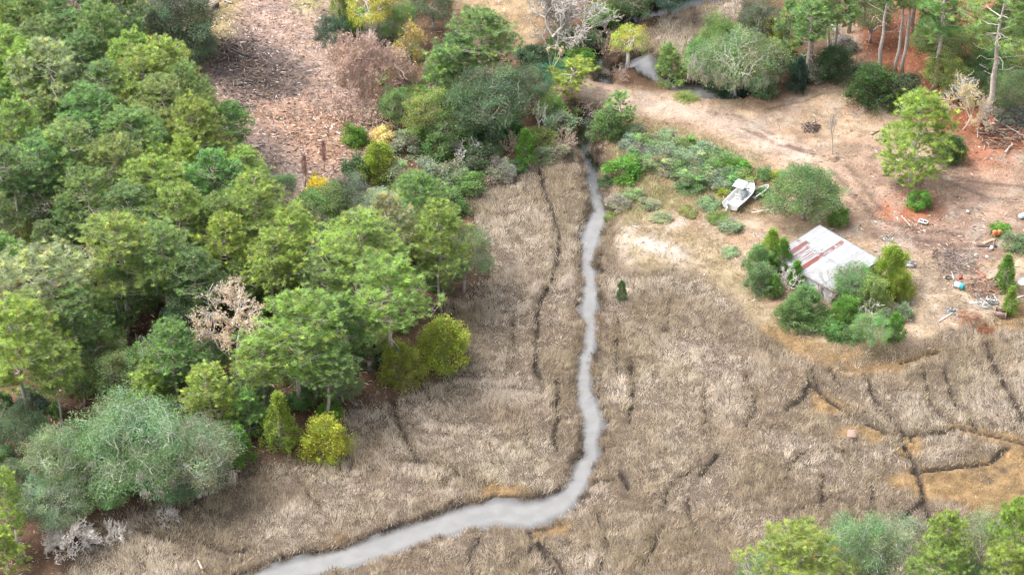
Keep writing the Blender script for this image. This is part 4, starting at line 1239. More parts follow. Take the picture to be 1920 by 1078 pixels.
 ('deadcrown', 1, 282, 632, 80, 4.5, 'g', "white dead branches sticking up left of the buff-leaved tree"),
 ('deadcrown', 1, 156, 8, 44, 9, 'g', "bleached snag between the pines near the top left edge"),
 ('twigshrub', 0, 310, 950, 60, 2.2, 'g', "bare twigs under the silvery oak at the marsh"),
],
"plants around the causeway and upper creek": [
 ('lowpine', 2, 1073, 112, 84, 6.5, 'by', "small vivid pine on the left end of the causeway"),
 ('tussock', 1, 1034, 112, 84, 2.2, 'agave', "pampas grass clump with cream plumes beside the road"),
 ('shrub', 0, 1030, 172, 76, 4, 'yg', "yellow-green bush left of the creek's dark pool"),
 ('shrub', 1, 1052, 200, 84, 3.4, 'oakp', "lime bush overhanging the left bank of the dark pool"),
 ('shrub', 2, 1078, 180, 40, 2.2, 'ced', "small bright bush at the causeway's left edge"),
 ('shrub', 1, 1000, 72, 84, 4, 'oakd', "dark bush under the left side of the large bare tree"),
 ('shrub', 3, 1090, 82, 76, 4, 'ced', "green bush under the right side of the large bare tree"),
 ('shrub', 0, 1060, 50, 80, 4, 'oak', "green bush right behind the pampas grass"),
 ('shrub', 2, 1112, 52, 70, 4, 'oakd', "dark bush at the creek right of the large bare tree"),
 ('airyoak', 0, 1180, 38, 92, 8.5, 'hol', "yellow-green tree above the causeway between the creek arms"),
 ('lowpine', 1, 1256, 62, 72, 8, 'g', "small green pine right of the yellow-green creek tree"),
 ('oak', 2, 1188, -48, 140, 8, 'oakd', "dark oak at the top edge over the upper creek"),
 ('oak', 0, 1250, -52, 120, 8, 'teal', "dark teal oak at the top edge right of the dark one"),
 ('shrub', 3, 1130, -12, 84, 5, 'ced', "bright green tree at the top edge right of the large bare tree"),
 ('twigshrub', 1, 1140, 62, 70, 4, 'buff', "brown drooping bush over the upper creek"),
 ('twigshrub', 1, 1162, 122, 46, 2.6, 'red', "reddish twiggy bush at the upper edge of the causeway"),
 ('shrub', 0, 1120, 118, 56, 2.2, 'grey', "grey bush beside the small vivid pine"),
 ('mossoak', 0, 1386, 44, 200, 12, 'oakg', "large oak hung with grey moss right of the causeway"),
 ('oak', 3, 1322, 74, 92, 6.5, 'oak', "grey-green oak at the left shoulder of the moss-hung oak"),
 ('oak', 1, 1425, 4, 100, 7, 'oakd', "dark oak at the top behind the moss-hung oak"),
 ('shrub', 1, 1414, 22, 54, 4, 'cedy', "lime bush in front of the dark oak at the top"),
 ('shrub', 2, 1452, 22, 52, 4.4, 'yel', "bright yellow bush behind the moss-hung oak"),
 ('cedar', 0, 1502, 106, 52, 6, 'teal', "dark green cedar at the right foot of the moss-hung oak"),
 ('oak', 0, 1464, 92, 84, 6, 'oakd', "dark oak between the moss-hung oak and the dark cedar"),
 ('shrub', 3, 1488, 84, 36, 4, 'gold', "yellow bush above the dark cedar"),
 ('bushy', 1, 1568, 92, 96, 5, 'oakd', "dark rounded shrub below the slim trunks at the track"),
 ('shrub', 0, 1526, 118, 56, 3, 'grey', "grey shrub left of the dark rounded shrub"),
 ('lowpine', 2, 1164, 178, 60, 6, 'g', "small green pine right of the dark pool"),
 ('bushy', 0, 1140, 210, 84, 4, 'oak', "dark green bush on the right bank of the dark pool"),
 ('shrub', 1, 1018, 232, 76, 3, 'olive', "olive bush between the white dead sapling and the dark pool"),
 ('shrub', 2, 1046, 258, 70, 2.6, 'grey', "grey bush on the creek's left bank below the dark pool"),
 ('twigshrub', 1, 1060, 244, 50, 2.6, 'buff', "brown twiggy bush on the left bank just below the dark pool"),
 ('shrub', 0, 1012, 270, 60, 2.4, 'sage', "sage bush at the marsh top between small cedar and creek"),
 ('twigshrub', 1, 1082, 176, 60, 1.6, 'buff', "brown withered brush on the causeway edge left over the pool"),
 ('twigshrub', 1, 1120, 182, 66, 1.6, 'buff', "brown withered brush on the causeway edge right over the pool"),
 ('bushy', 0, 1352, 142, 60, 3.2, 'oakd', "dark shrub under the left side of the moss-hung oak"),
 ('bushy', 1, 1384, 146, 76, 3.4, 'teal', "dark shrub around the trunk of the moss-hung oak"),
 ('bushy', 0, 1432, 142, 66, 3.2, 'g2', "green shrub under the right side of the moss-hung oak"),
 ('oak', 4, 1352, 30, 110, 9, 'oak', "green oak behind the left half of the moss-hung oak"),
 ('tussock', 0, 1288, 174, 36, .9, 'olive', "olive rushes on the causeway's upper side"),
],
"pines of the right woods": [
 ('lowpine', 1, 1484, 0, 84, 12, 'g', "light green pine at the left end of the slim pine row"),
],
"bushes and trees of the right bank": [
 ('bushy', 1, 1642, 130, 120, 5.6, 'deep', "dark green round shrub below the pine straw slope"),
 ('bushy', 0, 1700, 142, 100, 5, 'oakd', "darker shrub right of the dark green round one"),
 ('birch', 0, 1818, 138, 92, 9.5, 'cream', "slim tree with white branches and pale yellow leaves"),
 ('birch', 0, 1842, 186, 56, 6.5, 'cream', "lesser pale yellow stem right of the white-branched tree"),
 ('lowpine', 0, 1726, 170, 150, 16, 'by', "lone vivid pine standing in the right clearing"),
 ('shrub', 3, 1728, 348, 56, 3.6, 'ced', "green shrub at the foot of the lone vivid pine"),
 ('bushy', 1, 1786, 256, 72, 4, 'deep', "dark shrub right of the lone vivid pine"),
 ('twigshrub', 1, 1608, 198, 36, 1.5, 'red', "reddish heap of withered twigs beside the track"),
 ('oak', 4, 1514, 314, 160, 8.5, 'oak', "green oak behind the tin-roofed shed"),
 ('shrub', 2, 1576, 380, 50, 3.6, 'olive', "olive bush right of the oak behind the shed"),
 ('oak', 1, 1822, 52, 120, 9, 'olive', "olive oak between the two grey pine trunks at the upper right"),
 ('oak', 3, 1780, 96, 96, 8, 'olive', "brownish oak left of the tall grey pine trunk"),
 ('oak', 0, 1862, 84, 110, 8, 'oak', "green oak right of the tall grey pine trunk"),
 ('oak', 2, 1908, 128, 110, 8, 'oakg', "grey-green oak on the right edge above the timber heap"),
 ('shrub', 1, 1900, 186, 90, 3.6, 'grey', "grey-brown shrub at the right edge above the timber heap"),
 ('oak', 4, 1760, 24, 110, 9, 'olive', "olive-brown oak at the top edge above the tiered pine"),
 ('oak', 4, 1880, 8, 120, 10, 'oak', "green oak at the top edge left of the corner one"),
 ('oak', 3, 1800, 128, 80, 6, 'olive', "low olive oak just left of the white-branched tree"),
 ('shrub', 0, 1760, 118, 64, 3, 'olive', "olive bush on the straw slope beside the tiered pine"),
 ('oak', 1, 1900, 80, 110, 8, 'olive', "olive oak on the right edge below the corner oak"),
 ('oak', 4, 1848, 120, 90, 6, 'oakg', "grey-green low oak at the foot of the tallest pale trunk"),
 ('shrub', 1, 1588, 60, 60, 3, 'grey', "greyish bush behind the row of slim pines"),
 ('oak', 0, 1640, -16, 110, 9, 'g2', "green broadleaf tree at the top edge above the straw slope's left end"),
 ('oak', 0, 1905, 30, 110, 9, 'g2', "green oak in the upper right corner"),
 ('redbare', 1, 1770, 6, 120, 9, 'buff', "bare brown tree at the top edge in the right woods"),
 ('sapling', 0, 1568, 206, 44, 7.5, 'g', "grey dead sapling alone in the clearing"),
],
"bushes around the shed": [
 ('cedar', 0, 1450, 428, 60, 6.2, 'cedy', "yellow-tipped cedar left of the shed roof"),
 ('cedar', 1, 1470, 446, 56, 5.6, 'ced', "vivid green cedar against the left edge of the shed roof"),
 ('bushy', 0, 1424, 462, 64, 4.6, 'g', "green bush at the far left of the shed"),
 ('bushy', 1, 1432, 500, 76, 4, 'g2', "dark green bush in front of the vivid cedar"),
 ('cedar', 2, 1452, 516, 42, 3.2, 'ced', "small vivid cedar in front of the shed's left corner"),
 ('twigshrub', 0, 1480, 505, 76, 3.2, 'g', "tangle of grey bare twigs by the shed's left corner"),
 ('cedar', 1, 1496, 488, 46, 4, 'ced', "bright cedar covering part of the shed's front eave"),
 ('bushy', 0, 1512, 536, 84, 5, 'g', "green bush at the shed's front wall, left of the visible siding"),
 ('bushy', 1, 1490, 566, 80, 3.6, 'oak', "dark bush lowest left in front of the shed"),
 ('shrub', 1, 1540, 580, 66, 3, 'oak', "dark low shrub in front of the shed's middle"),
 ('twigshrub', 1, 1545, 535, 56, 3.2, 'buff', "brown twiggy bush against the shed's siding"),
 ('oak', 2, 1606, 496, 100, 6, 'g2', "round green tree over the shed's right front corner"),
 ('sapling', 1, 1600, 470, 66, 7.5, 'g', "bare pale sapling in front of the shed roof"),
 ('sapling', 1, 1560, 488, 56, 6, 'g', "lesser bare sapling at the middle of the shed front"),
 ('bushy', 0, 1638, 524, 84, 5, 'yg', "olive bush right of the shed"),
 ('twigshrub', 0, 1632, 566, 76, 3.4, 'g', "grey leafless bush in front of the olive one"),
 ('bushy', 1, 1590, 560, 72, 4, 'ced', "green bush in front of the bare pale sapling"),
 ('bushy', 0, 1676, 464, 84, 7, 'cedy', "tall yellow-olive bush at the shed's right end"),
 ('bushy', 1, 1690, 508, 60, 4.6, 'cedy', "yellow-green bush right below the tall yellow-olive one"),
 ('shrub', 2, 1566, 600, 70, 2.4, 'oak', "dark ground-hugging shrub right of the shed front's middle"),
 ('oak', 1, 1638, 592, 90, 4.8, 'g', "pale green rounded tree closest to the marsh by the shed"),
 ('cedar', 2, 1682, 586, 46, 4.4, 'ced', "vivid cedar behind the pale green rounded tree"),
 ('shrub', 0, 1664, 578, 50, 2.6, 'sage', "sage shrub between the vivid cedar and the pale tree"),
 ('shrub', 3, 1600, 606, 60, 2.2, 'oak', "green shrub left of the pale rounded tree"),
 ('shrub', 2, 1518, 600, 60, 1.4, 'sage', "pale weed clump below the dark bushes"),
 ('shrub', 0, 1696, 566, 44, 2.6, 'sage', "grey-green shrub at the junk-strewn ground's left edge"),
 ('cedar', 0, 1892, 476, 54, 5.6, 'ced', "vivid cedar at the right edge beside the junk"),
 ('cedar', 1, 1900, 532, 42, 4.4, 'cedy', "yellow-green cedar in front of the vivid right-edge cedar"),
 ('shrub', 1, 1908, 434, 66, 2.6, 'sage', "sage bush behind the right-edge cedars"),
 ('shrub', 2, 1876, 418, 50, 1.4, 'ced', "low green bush behind the rusty junk"),
 ('cedar', 2, 1166, 526, 26, 3.2, 'deep', "lone dark evergreen in the marsh near the creek"),
],
"trees at the lower right edge": [
 ('pine', 2, 1502, 1004, 220, 14, 'by', "broad bright yellow pine at the bottom edge"),
 ('greyoak', 0, 1622, 962, 170, 13, 'oakg', "silvery oak behind the bright yellow pine at the bottom"),
 ('greyoak', 1, 1690, 968, 190, 13, 'oakp', "silvery oak left of the narrow vivid pine at the bottom"),
 ('greyoak', 1, 1446, 1034, 150, 11, 'oakg', "silvery oak farthest left at the bottom edge"),
 ('pine', 0, 1785, 964, 95, 16, 'by', "narrow vivid pine between silvery oaks at the bottom"),
 ('pine', 4, 1768, 1024, 130, 13, 'yg', "olive-yellow pine at the bottom edge below the narrow vivid one"),
 ('greyoak', 0, 1862, 962, 170, 12, 'oakg', "silvery oak right of the narrow vivid pine"),
 ('pine', 2, 1912, 940, 110, 17, 'by', "vivid pine on the right edge at the bottom"),
 ('lowpine', 0, 1888, 1018, 120, 14, 'by', "vivid green pine in the lower right corner"),
 ('deadcrown', 0, 1885, 1052, 90, 8, 'g', "white dead branches in the lower right corner"),
 ('greyoak', 1, 1830, 1046, 130, 10, 'oakg', "silvery oak at the bottom edge left of the corner pine"),
],
}
for grp, rows in TREES.items():
    for kd, var, u, v, wpx, h, col, lab in rows:
        grow(kd, var, u, v, wpx, h, col, lab, grp)

# slim pines whose tops are beyond the photo's top edge: given by the foot of the trunk
for kd, var, bu, bv, wpx, h, col, lab in [
 ('thinpine', 1, 20, 484, 100, 18, 'g2', "leftmost of three purple-brown trunks under the grey-white open tree"),
 ('thinpine', 1, 44, 480, 100, 17, 'g', "middle one of three purple-brown trunks under the grey-white open tree"),
 ('thinpine', 0, 98, 452, 110, 17, 'g', "right one of three purple-brown trunks under the grey-white open tree"),
 ('thinpine', 0, 1507, 158, 90, 14.5, 'g', "slim grey-trunked pine, leftmost of the row beside the track"),
 ('thinpine', 2, 1526, 132, 84, 14, 'g', "slim dark-trunked pine second in the row beside the track"),
 ('thinpine', 1, 1546, 114, 80, 14, 'yg', "slim pine in the middle of the row beside the track"),
 ('thinpine', 0, 1562, 122, 84, 14, 'g', "slim pine last in the row beside the track"),
 ('thinpine', 1, 1592, 62, 90, 15, 'g', "slim pine behind the track at the top edge"),
 ('thinpine', 2, 1622, 48, 90, 16, 'g2', "pine behind the straw slope at the top edge"),
 ('thinpine', 1, 1653, 150, 100, 22, 'g', "thick grey trunk rising out of the dark round shrub"),
 ('thinpine', 1, 1679, 142, 84, 20, 'g', "dark thin pine trunk left of a close twin"),
 ('thinpine', 1, 1691, 146, 90, 21, 'g2', "dark pine trunk right of its close twin"),
 ('thinpine', 0, 1745, 178, 130, 19, 'g', "pine with green tiers in the middle of the straw slope"),
 ('thinpine', 1, 1845, 235, 150, 23, 'g', "tallest pale grey pine trunk near the right edge"),
 ('thinpine', 2, 1900, 112, 110, 17, 'g', "pine at the right edge behind the green oaks"),
 ('thinpine', 0, 1872, 100, 110, 18, 'g2', "pine right of the tallest pale trunk, farther back"),
 ('thinpine', 0, 1715, 62, 110, 15, 'g', "pine at the top edge above the straw slope's middle"),
 ('thinpine', 2, 1790, 70, 110, 15, 'g2', "pine at the top edge left of the olive oak"),
]:
    b = on(bu, bv)
    grow(kd, var, 0, 0, wpx, h, col, lab, "pines of the right woods" if bu > 900 else LW, None, (bu, bv))

# wax-myrtle thicket on the right bank of the creek
SC = [(1166, 290, 88, 3.6, 'ced', "bright green bush with grey stems on the creek's right bank"), (1214, 250, 66, 2, 'pale', 0), (1250, 244, 66, 2, 'oakp', 0), (1286, 256, 66, 2, 'g', 0), (1322, 268, 64, 2, 'oakp', 0),
      (1236, 272, 66, 2, 'sage', 0), (1270, 276, 66, 2.1, 'oakp', 0), (1304, 286, 70, 2.2, 'pale', 0), (1346, 286, 66, 2.2, 'g', 0), (1380, 296, 60, 2.2, 'ced', 0), (1332, 308, 70, 2.2, 'pale', 0),
      (1370, 318, 66, 2.2, 'g', 0), (1398, 318, 54, 2, 'yg', 0), (1200, 272, 60, 2, 'grey', 0), (1190, 232, 56, 2, 'sage', 0), (1296, 316, 64, 1.8, 'pale', 0), (1356, 338, 50, 1.6, 'oakp', 0), (1258, 306, 60, 1.7, 'grey', 0)]
for k in range(34):   # more bushes knit the thicket together
    u = rng.uniform(1150, 1400); v = 232 + (u - 1150) * .26 + rng.uniform(-14, 62) * (1 - abs(u - 1285) / 260)
    SC.append((u, v, rng.uniform(46, 70), rng.uniform(1.7, 2.6), ['pale', 'oakp', 'g', 'pale', 'g2'][k % 5] if u < 1310 else ['g', 'ced', 'g', 'oakp'][k % 4], 0))
for k, (u, v, wpx, h, col, lab) in enumerate(SC):
    grow('shrub', k, u, v, wpx, h, col, lab or {'sage': "sage wax-myrtle bush in the thicket above the beached boat", 'oakp': "pale green wax-myrtle bush in the thicket above the boat", 'oakg': "grey-green bush in the creek-side thicket", 'g2': "plain green bush in the creek-side thicket", 'grey': "greyish bush in the creek-side thicket",
         'pale': "light yellowish green bush in the creek-side thicket", 'g': "mid-green bush in the creek-side thicket", 'ced': "vivid green bush at the thicket's right end", 'yg': "yellow-green bush at the thicket's right tip"}[col], "bushes of the right bank thicket")
for u, v, wpx, h, col, lab in [(1436, 314, 40, 1.8, 'oak', "small dark bush between thicket and dirt track"), (1452, 318, 36, 1.6, 'hol', "yellow-green bush right of the small dark one by the track"), (1358, 350, 34, 1.2, 'hol', "yellow bush touching the boat's left side"),
      (1398, 334, 36, 1.1, 'olive', "olive bush behind the boat's bow"), (1432, 352, 40, 1.2, 'oak', "green bush growing inside the old skiff"), (1160, 366, 56, 2, 'grey', "grey bush on the bank below the bright green one"), (1190, 352, 50, 1.6, 'sage', "sage bush right of the grey bank bush"),
      (1216, 372, 50, 1.2, 'pale', "pale tuft bush on the dry bank"), (1330, 372, 60, 1.3, 'sage', "sage bush left below the boat"), (1370, 415, 60, 1.2, 'sage', "pale bush below the boat"), (1345, 400, 50, 1.1, 'olive', "olive weed bush below the boat's left"),
      (1370, 465, 46, .9, 'pale', "pale yellow-green tuft left of the shed bushes"), (1290, 390, 46, .9, 'olive', "olive tuft on the sandy bank"), (1240, 400, 50, 1, 'pale', "pale tuft at the sand patch's top"), 
      (1136, 330, 40, 1.6, 'oakd', "dark bush overhanging the creek's right bank"), (1150, 392, 40, 1.5, 'olive', "olive bush at the creek below the grey bank bush"), (1850, 612, 40, .9, 'red', "small rusty withered bush at the junk")]:
    grow('shrub', int(u), u, v, wpx, h, col, lab, "low bushes of the dry bank")

# understory of the left woods, where the photo shows only dark green between the pines
WOODS = poly_mask([(-60, 60), (200, 60), (340, 130), (400, 260), (470, 360), (640, 400), (760, 380), (830, 440), (820, 560), (790, 610), (700, 700), (600, 760), (540, 820), (430, 880), (330, 925), (200, 950), (120, 1000), (60, 1060), (-60, 1060)], 4)
pts = []
for _ in range(9000):
    u = rng.uniform(-20, 860); v = rng.uniform(80, 950)
    p = G(u, v, .8)
    if look(WOODS, np.array([p[0]]), np.array([p[1]]))[0] < .6: continue
    if all((p[0] - q[0]) ** 2 + (p[1] - q[1]) ** 2 > 3.0 ** 2 for q in pts): pts.append(p)
    if len(pts) >= 240: break
for k, p in enumerate(pts):
    u, v = P(p[0], p[1], .8)
    big = k % 4 == 0
    kd = 'oak' if big else 'shrub'
    s = F / depth(p); h = rng.uniform(5, 7.5) if big else rng.uniform(2.0, 4.0)
    grow(kd, k, 0, 0, s * h * rng.uniform(.95, 1.3), h, ['oak', 'oakg', 'deep', 'oak', 'g2', 'olive', 'blue'][k % 7],
         "small understory tree in the shade between the pines" if big else "green understory shrub on the shaded floor between the pines", "understory of the left woods", None, (float(u), float(v)))

# half-grown pines that close the canopy between the tall ones
pts2 = []
for _ in range(4000):
    u = rng.uniform(-10, 470); v = rng.uniform(120, 640); p = G(u, v, .8)
    if look(WOODS, np.array([p[0]]), np.array([p[1]]))[0] < .7 or (u > 190 and v < 260): continue
    if all((p[0] - q[0]) ** 2 + (p[1] - q[1]) ** 2 > 6.0 ** 2 for q in pts2): pts2.append(p)
    if len(pts2) >= 40: break
for k, p in enumerate(pts2):
    u, v = P(p[0], p[1], .8); s = F / depth(p); h = rng.uniform(10, 14)
    grow('pine' if k % 3 else 'lowpine', k, 0, 0, s * rng.uniform(5.5, 7.5), h, ['g', 'og', 'yg', 'g2', 'g'][k % 5], "half-grown pine between the taller pines of the left woods", "half-grown pines of the left woods", None, (float(u), float(v)))
# ------------------------------------------------------------------ built things
TIN = solid("weathered_tin", (.30, .31, .32), .45, .25, 1.2, .12, attr=True)
SIDING = solid("grey_siding", (.42, .46, .50), .6, .1, 2.0, .3, attr=True, bump=.2)
WOODG = solid("grey_board", (.46, .40, .34), .85, nscale=5, namt=.4, bump=.4)
WOODT = solid("tan_board", (.42, .29, .19), .8, nscale=5, namt=.3, bump=.3)
WOODP = solid("bleached_board", (.36, .31, .27), .8, nscale=5, namt=.25, bump=.2)
CHAR = solid("charred_wood", (.085, .07, .065), .9, nscale=6, namt=.5, bump=.5)
LOG = solid("log_bark", (.30, .22, .17), .9, nscale=6, namt=.5, bump=.6)
ORNG = solid("orange_rust", (.62, .20, .07), .8, nscale=6, namt=.45, col2=(.30, .10, .05))
RUST = solid("brown_rust", (.33, .14, .09), .85, nscale=6, namt=.45)
GEL = solid("boat_gelcoat", (.52, .53, .53), .3, 0, 1.5, .08)
GELD = solid("boat_deck", (.47, .48, .48), .5, 0, 2.5, .15)
CANV = solid("canopy_top", (.44, .53, .49), .5, 0, 2.0, .1)
BLK = solid("black_rubber", (.025, .026, .03), .6, 0, 4, .3)
GLS = solid("smoked_screen", (.22, .27, .31), .1, 0, 1, .15)
ALU = solid("aluminium_tube", (.65, .67, .68), .35, .7, 3, .15)
WHT = solid("white_plastic", (.6, .6, .58), .5, 0, 3, .12)
TEAL = solid("teal_plastic", (.04, .34, .38), .45, 0, 3, .25)
PALEB = solid("pale_blue_plastic", (.42, .52, .58), .5, 0, 3, .15)
DGRY = solid("dark_grey_plastic", (.13, .145, .16), .5, 0, 3, .25)
PINKB = solid("faded_pink_board", (.27, .185, .155), .8, nscale=4, namt=.2, bump=.2)
TYRE = solid("old_tyre", (.035, .035, .036), .8, nscale=8, namt=.4)


def seg(name, label, cat, uv1, uv2, w, h, mat, group=None, lift=.03, tilt=0.0, kind='board'):
    """a board, pole or log lying on the ground between two photo pixels"""
    a = on(*uv1); b = on(*uv2); d = b - a; L = float(np.hypot(d[0], d[1])); m = MB()
    if kind == 'board':
        n = 6; xs = np.linspace(0, L, n)
        V = []; Q = []
        for i, x in enumerate(xs):
            k = .5 * w * (1 - .06 * ((i * 7) % 3)); V += [(x, -k, 0), (x, k, 0), (x, k, h), (x, -k, h)]
        for i in range(n - 1):
            for j in range(4): Q.append((4 * i + j, 4 * i + (j + 1) % 4, 4 * i + 4 + (j + 1) % 4, 4 * i + 4 + j))
        Q += [(0, 3, 2, 1), (4 * n - 4, 4 * n - 3, 4 * n - 2, 4 * n - 1)]
        m.add(V, Q)
    else:
        g = np.random.default_rng(int(uv1[0] * 7 + uv1[1])); n = 8
        p = np.column_stack([np.linspace(0, L, n), g.normal(size=n) * .03 * L ** .5, np.full(n, w * .45) + g.normal(size=n) * .03])
        m.tube(p, np.linspace(w * .5, w * .36, n) * (1 + g.normal(size=n) * .06), 8)
        if kind == 'branchy':
            for _ in range(7):
                f = g.uniform(.35, 1); q = np.array([np.interp(f, np.linspace(0, 1, n), p[:, i]) for i in range(3)])
                e = q + unit(np.array([.7, g.normal() * .9, abs(g.normal()) * .5])) * g.uniform(.5, 1.5); m.tube(np.array([q, (q + e) / 2 + g.normal(size=3) * .06, e]), [w * .16, w * .1, .012], 4)
    o = link(name, m.build(name, mat)); o.location = (a[0], a[1], max(a[2], min(a[2], b[2])) + lift)
    o.rotation_euler = (0, -math.atan2(b[2] - a[2], L) - tilt, math.atan2(d[1], d[0]))
    return tag(o, label, cat, group)


# ---- the shed: one low-pitched roof of corrugated tin
def build_shed():
    zb = gz(*G(1545, 490, .8)[:2]); zB = zb + 2.95; zF = zb + 2.25
    A = G(1537, 421, zB); B = G(1651, 487, zB); C = G(1556, 543, zF)
    e1 = (B - A)[:2]; L1 = float(np.linalg.norm(e1)); e1 = e1 / L1; e2 = np.array([e1[1], -e1[0]])
    L2 = float(np.dot((C - B)[:2], e2))
    t = thing('shed', "low shed with rust-streaked white tin roof and grey siding amid bushes", 'shed', (A[0], A[1], zb), math.atan2(e1[1], e1[0]))
    g = np.random.default_rng(77)
    HB, HF = zB - zb, zF - zb
    # roof
    nx = int(L1 / .095); ny = 48
    xs = np.linspace(0, L1, nx); ts = np.linspace(0, 1, ny)
    X, T = np.meshgrid(xs, ts)
    lap = (np.floor(X / .76) % 2) * .010
    Z = HB + (HF - HB) * T + .018 * np.where(np.arange(nx) % 2 == 0, 1, -1)[None, :] + lap + .02 * (fbm(X, T * L2, 1.5, 3) - .5)
    top = np.stack([X, -T * L2, Z], -1).reshape(-1, 3)
    f = X / L1
    col = np.ones(X.shape + (3,)) * (.9 + .16 * fbm(X, T * L2, 2.0, 8))[..., None]
    sheet = np.floor(X / .76).astype(int)
    seam = np.abs((X / .76) % 1.0) < .13
    col = np.where(seam[..., None], col * .86, col)
    col = np.where((np.abs(T - .5) < .012)[..., None], col * .82, col)
    col *= (1 + (hash2(sheet, sheet * 0, 5) - .5) * .14)[..., None]
    amt = np.zeros(X.shape)
    for i in range(nx):
        fi = xs[i] / L1; r = g.uniform()
        if .405 < fi < .475:
            s0 = .55 + .03 * g.normal(); amt[:, i] = np.where((ts > s0), .92, 0)
            if r < .55 or fi < .42 or fi > .46: amt[:, i] = np.maximum(amt[:, i], np.where(ts > .03 + .05 * r, .75 * (fbm(xs[i] * np.ones(ny) * 9, ts * L2 * 2, 1.0, 4) > .38), 0))
        elif fi < .40 and r < .62:
            s0 = .60 - .10 * g.uniform(); s1 = g.uniform(.72, .99); amt[:, i] = np.where((ts > s0) & (ts < s1), g.uniform(.35, .9), 0) * (fbm(xs[i] * np.ones(ny) * 9, ts * L2 * 2, 1.2, 9) > .32)
        if fi < .09: amt[:, i] *= .3
        if .10 < fi < .16: amt[:, i] = np.where(ts > .42, .8, amt[:, i])
        if fi < .42 and g.uniform() < .22:
            k = int(ny * (.50 + .03 * g.normal())); amt[k:k + 2, i] = .95
        if g.uniform() < .05:
            k = g.integers(2, ny - 3); amt[k:k + 2, i] = np.maximum(amt[k:k + 2, i], .5)
    amt = amt * (.85 + .4 * fbm(X * 6, T * L2 * 2, 1.0, 21)); amt = np.clip(amt, 0, .95)
    stain = sstep(.56, .74, fbm(X, T * L2 * .5, 1.6, 33)) * .22
    col = col * (1 - stain[..., None]) + np.array((.75, .55, .42)) * stain[..., None]
    rust = np.array((.58, .10, .06)); dark = np.array((.30, .12, .10))
    rc = np.where((fbm(X * 3, T * L2 * 3, 1.0, 12) > .55)[..., None], dark, rust)
    col = col * (1 - amt[..., None]) + rc * amt[..., None]
    ii = np.arange(ny - 1)[:, None] * nx + np.arange(nx - 1)[None, :]
    Q = np.stack([ii, ii + nx, ii + nx + 1, ii + 1], -1).reshape(-1, 4)
    bot = top - np.array([0, 0, .03]); n0 = len(top)
    Qb = (Q + n0)[:, ::-1]
    edge = np.concatenate([np.arange(nx - 1), (ny - 1) * nx + np.arange(nx - 1)]); e2_ = edge + 1
    Qe = np.stack([edge, e2_, e2_ + n0, edge + n0], -1)
    s1 = np.concatenate([np.arange(ny - 1) * nx, np.arange(ny - 1) * nx + nx - 1]); Qs = np.stack([s1, s1 + nx, s1 + nx + n0, s1 + n0], -1)
    link('roof', mesh_np('shed_roof', np.vstack([top, bot]), [Q, Qb, Qe, Qs], TIN, np.vstack([col.reshape(-1, 3)] * 2)), t)
    # walls of upright ribbed sheets, set in from the eaves
    ins = .28

    def wall(p, q, hp, hq, door=None):
        p = np.array(p, float); q = np.array(q, float); L = np.linalg.norm(q - p); d = (q - p) / L; nrm = np.array([d[1], -d[0]])
        k = max(4, int(L / .12)); V = []; C = []
        for i in range(k + 1):
            s = i / k; xy = p + (q - p) * s + nrm * (.022 if i % 2 else 0.0); h = hp + (hq - hp) * s
            tone = .75 + .5 * hash2(np.array([int(s * L / .9)]), np.array([int(L * 10)]), 3)[0]
            for z in (-.1, h * .45, h): V.append((*xy, z)); C.append((tone * (.78 if z < .5 else 1),) * 3)
        Q = []
        for i in range(k):
            for j in (0, 1): Q.append((3 * i + j, 3 * i + 3 + j, 3 * i + 4 + j, 3 * i + 1 + j))
        V = np.array(V); V2 = V - np.array([*(nrm * .05), 0]); n = len(V); Q = np.array(Q)
        link('wall', mesh_np('shed_wall', np.vstack([V, V2]), [Q, Q[:, ::-1] + n], SIDING, np.vstack([C, C])), t)
    hB = HB - .06 - (HB - HF) * ins / L2; hF = HF - .04 + (HB - HF) * ins / L2
    x0, x1, y0, y1 = ins, L1 - ins, -ins, -L2 + ins
    wall((x0, y1), (x1, y1), hF, hF); wall((x1, y1 + .06), (x1, y0 - .06), hF, hB); wall((x1, y0), (x0, y0), hB, hB); wall((x0, y0 - .06), (x0, y1 + .06), hB, hF)
    m = MB(); m.box((L1 / 2, -L2 + .02, HF - .13), (L1 - .06, .045, .16)); link('fascia', m.build('shed_fascia', WOODG), t)
    for px, py, ph in ((x0 - .07, y1 - .07, hF), (x1 + .07, y1 - .07, hF), (x0 - .07, y0 + .07, hB), (x1 + .07, y0 + .07, hB)):
        m = MB(); m.box((px, py, ph / 2 - .06), (.11, .11, ph - .02)); link('corner_post', m.build('shed_corner_post', WOODG), t)
    m = MB(); m.box((L1 * .80, y1 - .075, .98), (1.0, .05, 1.95)); dr = link('door', m.build('shed_door', DGRY), t)
    m = MB(); m.box((L1 * .80 + .38, y1 - .115, 1.0), (.05, .03, .16)); link('handle', m.build('door_handle', ALU), dr)
    return t


build_shed()


# ---- the beached motor boat
def loft(secs):
    k = len(secs[0]); V = np.vstack(secs); Q = []
    for i in range(len(secs) - 1):
        for j in range(k - 1): Q.append((i * k + j, i * k + j + 1, (i + 1) * k + j + 1, (i + 1) * k + j))
    return V, Q


